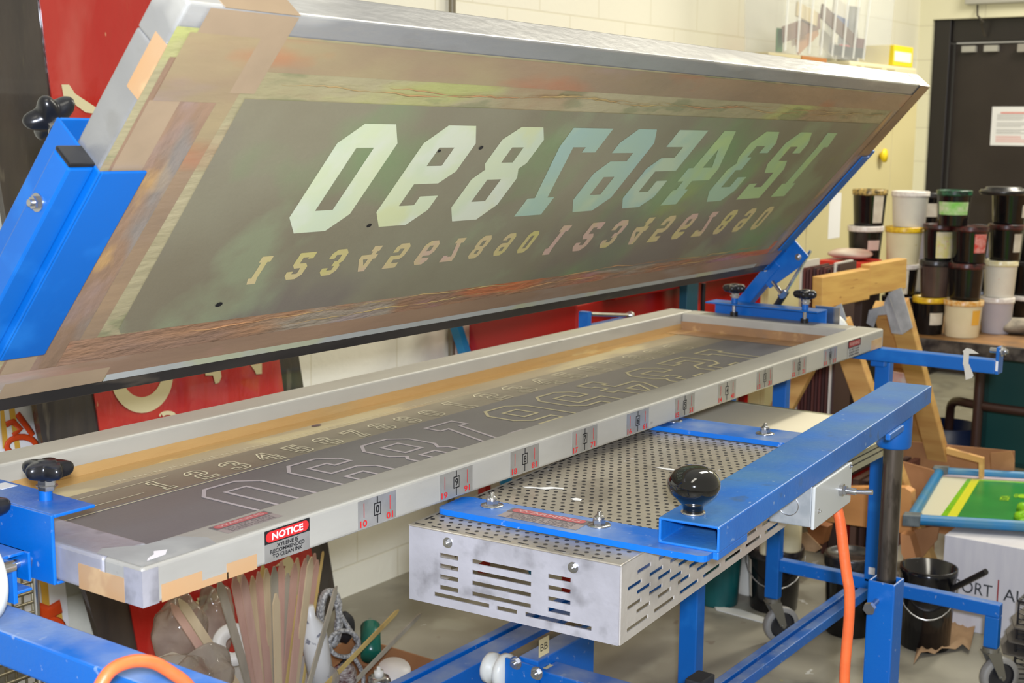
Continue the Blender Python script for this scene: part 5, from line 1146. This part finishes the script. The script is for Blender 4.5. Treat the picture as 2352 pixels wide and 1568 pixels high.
# ================================================================== FLOOR THINGS, RIGHT
bucket(2122, 1500, 130, 190, 'black', 'black', 'open black paint pail with a black handle paddle and label on the floor', z=0, lab=(mat('old pail label', (150, 142, 116), .6, noise=((170, 60, 50), 12, .5)), 22, 66, .12, .72), handle=True, open_=True)
c = at(2190, 1350, x=at(2122, 1500, z=0).x + .05); e = at(2265, 1312, x=at(2122, 1500, z=0).x + .0)
tag(MB().cyl(c - (e - c) * .55, e, .0085, 12).build('paddle_handle', flat('black handle', (24, 22, 24), .4)), 'black stirring handle sticking out of the open pail', 'paddle')
bucket(1946, 1468, 122, 190, 'black', 'black', 'black lidded pail on the floor behind the blue base beam', z=0)
t_, c_, h_ = bucket(1775, 1412, 130, 150, 'black', 'black', 'black pail with wire handle beneath the two cream jars', z=0, lab=(PAPER, -75, -60, .2, .8), handle=True)
def jar(px, py, z, w, h, m, label, x=None):
    p = at(px, py, z=z); s = (p - CAM).dot(_w) / FPX; r = w * s / 2; H_ = h * s
    vd = Vector((p.x - CAM.x, p.y - CAM.y, 0)).normalized(); cc = Vector((p.x, p.y, z)) + vd * r * .9
    t = thing('ink_jar', tuple(cc), label, 'jar')
    MB().lathe([(0, 0), (r * .9, 0), (r, H_ * .05), (r, H_ * .8), (r * .94, H_ * .82), (r * .94, H_ * .84), (0, H_ * .84)], cc, n=28).build('jar_body', m, t)
    MB().lathe([(r * 1.02, H_ * .84), (r * 1.03, H_), (0, H_), ], cc, n=28).build('jar_lid', m, t); return t
jr = jar(1812, 1270, h_ + .001, 54, 105, BKT['cream'], 'cream jar with a small red mark standing on the black pail')
jar(1762, 1276, h_ + .001, 36, 100, BKT['cream'], 'narrower cream jar beside the marked one on the black pail')
bucket(1722, 1370, 80, 185, 'white', 'white', 'white tub with a dark red band standing on the floor behind the pail', z=0, lab=(flat('maroon band', (110, 40, 44)), -60, 60, .55, .75))
t_, _, _ = bucket(1648, 1398, 110, 150, 'teal', 'black', 'teal plastic bin on the floor behind the middle leg', z=0); 
# white strip on the floor
mb = MB(); P = [at(a, b, z=.003) for a, b in ((1640, 1392), (1700, 1400), (1758, 1420), (1755, 1430), (1700, 1415), (1645, 1400))]
mb.poly([[(p.x, p.y) for p in P]], lambda a, b, c: Vector((a, b, .001 + c)), .004); tag(mb.build('paint_scraper', flat('white plastic', (214, 214, 206))), 'white plastic strip lying on the floor by the caster', 'scraper')
# white carton with print
bxn = thing('cardboard_box', (3.1, -.2, 0), 'white corrugated box printed with black capitals and a red bar', 'box')
Xb = 2.96; yq = at(2157, 1440, x=Xb).y; zq = at(2155, 1225, x=Xb).z
MB().box((Xb, yq - .62, 0), (Xb + .36, yq, zq)).build('box_body', CARDW, bxn, bev=.002)
def Xf(a, b, c=0): return Vector((Xb - .0006 - .0003 * c, yq - a, b))
mb = MB(); ztx0 = at(2250, 1385, x=Xb).z; ztx = at(2250, 1338, x=Xb).z
h0 = .118; hh = .038; dx_ = -.022
put_text(mb, 'PORT', .06 + dx_, h0, .172 + dx_, h0 + hh, Xf, 0, 0, .0); mb.poly([rect(.186 + dx_, h0 - .018, .1905 + dx_, h0 + hh + .022)], lambda a, b, c: Xf(a, b, 0), 0, 1); put_text(mb, 'AUTHORITY', .205 + dx_, h0, .47, h0 + hh, Xf, 0, 0, .0)
mb.build('box_print', [flat('dark print', (40, 44, 48)), flat('dull red print', (150, 50, 50))], bxn)
# screen with green ink on the box
gs = thing('ink_screen', (2.95, -.25, zq), 'blue tube screen frame with a green stencil and fresh green ink on the white box', 'print screen')
gz = zq + .03
c1g = at(2092, 1192, z=gz); c2g = at(2158, 1083, z=gz); uG = Vector((0, -1, 0))
dG = (c2g - c1g); lenG = .62; sideG = dG.length; dG.normalize(); f2 = (at(2352, 1208, z=gz) - c1g).normalized()
def Gf(a, b, c=0): return c1g + f2 * a + dG * b + Vector((0, 0, c))
TUB = mat('worn blue screen tube', (24, 116, 170), .4, noise=((60, 120, 150), 14))
for a, b in ((Gf(0, 0), Gf(lenG, 0)), (Gf(0, sideG), Gf(lenG, sideG)), (Gf(0, 0), Gf(0, sideG)), (Gf(lenG, 0), Gf(lenG, sideG))): MB().cyl(a, b, .0165, 18).build('frame_tube', TUB, gs)
for a, b in ((0, 0), (0, sideG)): MB().box((-.022, -.022, -.018), (.03, .022, .018), 0, lambda p, a=a, b=b: Gf(a + p.x, b + p.y, p.z)).build('corner_block', mat('grubby grey corner', (104, 112, 112), .5, noise=((80, 90, 92), 30)), gs, bev=.003)
def gpatch(pts, c, m, nm): return MB().poly([pts], lambda a, b, cc: Gf(a, b, c)).build(nm, m, gs)
gpatch(rect(.01, .01, lenG - .01, sideG - .01), -.006, flat('pale tape', (206, 202, 176), .35), 'mesh_fabric')
GI = mat('wet lime ink', (126, 190, 16), .15, noise=((110, 176, 14), 20), bump=.3, bscale=60)
gpatch([(.075, .012), (lenG - .012, .012), (lenG - .012, sideG - .06), (.1, sideG - .06)] , -.005, GI, 'ink_film')
gpatch([(.095, .013), (.125, .013), (.14, sideG - .065), (.115, sideG - .065)], -.004, flat('yellow tape', (206, 206, 40), .3), 'yellow_tape')
gpatch([(.125, .013), (.30, .013), (.32, sideG - .08), (.142, sideG - .08)], -.0045, mat('green emulsion', (24, 120, 44), .3, noise=((34, 134, 50), 6)), 'emulsion_panel')
gpatch([(.012, sideG - .05), (lenG - .015, sideG - .05), (lenG - .015, sideG - .012), (.03, sideG - .012)], -.004, mat('pinkish wet tape', (206, 186, 186), .15), 'edge_tape')
gpatch([(.012, .03), (.02, .018), (.055, .014), (.05, .02), (.03, .04)], -.0035, flat('red tape', (206, 60, 50), .25), 'red_tape')
def gab(px, py): q = at(px, py, z=gz) - c1g; return q.dot(f2), q.dot(dG)
ua, ub = gab(2258, 1152); ua2, ub2 = gab(2264, 1128); ga, gb = gab(2285, 1142)
mb = MB()
put_text(mb, 'USDA', 0, 0, 1, 1, lambda a, b, c=0: Gf(ua + .012 - b * .03, ub + a * .062, -.003), 0, 0)
mb.poly([rect(ga, gb - .024, ga + .03, gb + .024)], lambda a, b, c: Gf(a, b, -.003)); mb.poly([arc(ga, gb, .012, .024, 90, 270, 8)], lambda a, b, c: Gf(a, b, -.003))
for k in range(2): mb.poly([arc(ga, gb, .018 + .006 * k, .03 + .006 * k, 130, 230, 8) + arc(ga, gb, .015 + .006 * k, .027 + .006 * k, 230, 130, 8)], lambda a, b, c: Gf(a, b, -.003))
mb.build('stencil_logo', flat('lime print', (150, 200, 30), .3), gs)
blb = MB(); blb.tube([Gf(.315 + .01 * math.sin(k * 1.3), .02 + k * .022, .0) for k in range(10)], [.014, .016, .013, .015, .017, .013, .016, .014, .016, .018], 10); blb.build('ink_ridge', GI, gs)
# kraft paper on the floor
mb = MB(); rnd = random.Random(4); gx, gy = 9, 6; vs = []
K0 = at(2135, 1505, z=0); K1 = at(2230, 1440, z=0)
for i in range(gx):
    for j in range(gy):
        p = at(2098 + i * 16 + j * 4, 1515 - j * 16 - i * 3 + (12 if i in (0, 8) else 0), z=.0); p.z = .004 + .018 * abs(math.sin(i * 1.1 + j * .7)) * (1 if 0 < i else .5); vs.append(p)
mb.add(vs, [(i * gy + j, (i + 1) * gy + j, (i + 1) * gy + j + 1, i * gy + j + 1) for i in range(gx - 1) for j in range(gy - 1)], 0, True)
o = mb.build('kraft_paper', KRAFT); o.modifiers.new('s', 'SOLIDIFY').thickness = .002; tag(o, 'torn crumpled kraft paper on the floor under the open pail', 'paper')
# wire basket at the right edge
wb = thing('wire_basket', (2.55, -.42, 0), 'black wire basket with torn cardboard at the lower right edge', 'basket')
xw = 2.62; a = at(2340, 1390, x=xw); mb = MB(); ya_ = a.y; 
zt4 = at(2338, 1380, x=xw).z
mb.tube([(xw, ya_, 0), (xw, ya_, zt4), (xw, ya_ - .3, zt4)], .004, 8)
mb.tube([(xw + .25, ya_, 0), (xw + .25, ya_, zt4), (xw, ya_, zt4)], .004, 8)
for k in range(14):
    z = zt4 * .75 * k / 13 + .01
    mb.tube([(xw, ya_, z), (xw, ya_ - .3, z + .06)], .0015, 5); mb.tube([(xw, ya_, z + .06), (xw, ya_ - .3, z)], .0015, 5)
mb.build('wire_mesh', flat('black wire', (34, 32, 32), .4), wb)
for k, z in enumerate((zt4 * .72, zt4 * .55, zt4 * .4)): MB().poly([[(0, 0), (-.3, .02), (-.3, .3), (.02 + .01 * k, .25), (.03, .1)]], lambda a, b, c: Vector((xw + b * .8 - .03, ya_ + a + .012 * k, z + c)), .004).build('card_sheet', flat('dark card', (84, 78, 70), .8), wb)
# wood and cardboard on the floor behind the post
def slab(name, pts, x0, t, m, label, cat, bev=.003, ground=True):
    P = [at(a, b, x=x0) for a, b in pts]; mb = MB(); mb.poly([[(p.y, p.z) for p in P]], lambda a, b, c: Vector((x0 + c, a, b)), t); return tag(mb.build(name, m, bev=bev), label, cat)
slab('plank', [(1848, 1180), (1870, 1120), (2078, 1120), (2093, 1130), (2093, 1228), (2040, 1218), (1850, 1190)], 3.12, .04, mat('orange brown board', (206, 146, 84), .6, noise=((190, 130, 74), 5), stretch=(1, .4, 2)), 'wide orange-brown board lying across behind the leg and post', 'board')
slab('wood_block', [(1850, 1196), (1900, 1210), (1890, 1250), (1862, 1245)], 3.16, .05, WOODB, 'short brown block supporting the orange-brown board', 'wood block')
slab('wood_block', [(2068, 1225), (2090, 1230), (2105, 1285), (2080, 1290), (2070, 1270)], 3.05, .05, mat('raw wood end', (200, 140, 90), .6), 'rough wood offcut hanging below the board beside the post', 'wood block')
cbx = thing('cardboard_box', (3.7, .1, 0), 'brown open cardboard box on the floor behind the sawhorse leg', 'box')
def cbs(pts, x0, t, m, nm):
    P = [at(a, b, x=x0) for a, b in pts]; mb = MB(); mb.poly([[(p.y, p.z) for p in P]], lambda a, b, c: Vector((x0 + c, a, b)), t); return mb.build(nm, m, cbx)
cbs([(2074, 1012), (2330, 1036), (2326, 1300), (2076, 1240)], 3.9, .006, CARD, 'back_wall')
cbs([(2074, 1060), (2145, 1080), (2145, 1320), (2076, 1290)], 3.5, .006, CARD, 'front_wall')
slab('picture_frame', [(2172, 1028), (2258, 1052), (2256, 1110), (2248, 1110), (2248, 1062), (2174, 1042)], 3.6, .02, WOODX, 'bare pine frame corner standing in the cardboard box', 'frame')
slab('cardboard_flap', [(2275, 1040), (2322, 1036), (2330, 1060), (2326, 1100), (2278, 1100)], 3.7, .005, CARD, 'torn cardboard flap at the right of the open box', 'cardboard')
slab('cardboard_sheet', [(2080, 1220), (2158, 1206), (2152, 1240), (2110, 1290), (2096, 1318), (2072, 1320)], 3.15, .006, CARD, 'brown cardboard sheet leaning between the post and the white box', 'cardboard')
slab('kraft_sheet', [(1838, 1225), (1852, 1222), (1888, 1258), (1872, 1268), (1845, 1262), (1838, 1250)], 3.0, .004, KRAFT, 'crumpled paper scrap behind the cream jar', 'paper')
# wood clutter below the flat screen
slab('poster_board', [(2034, 850), (2100, 862), (2094, 900), (2080, 905), (2034, 890)], 3.75, .006, mat('white and orange poster', (214, 208, 196), .5, noise=((206, 80, 40), 14, .9)), 'white and orange printed card seen under the far blue beam', 'poster')
rs = thing('board_stack', (3.4, .45, 0), 'dark stack of framed boards with one red edge under the flat screen', 'stack')
for i, c in enumerate([(60, 36, 30), (86, 50, 40), (54, 30, 28), (176, 30, 24), (92, 66, 52), (64, 40, 34), (100, 60, 50)]):
    y1 = at(1868 + i * 22, 900, x=3.35).y; MB().box((3.40, y1 - .021, .0), (3.84, y1, .29)).build('board', flat('stack board', c, .6), rs)
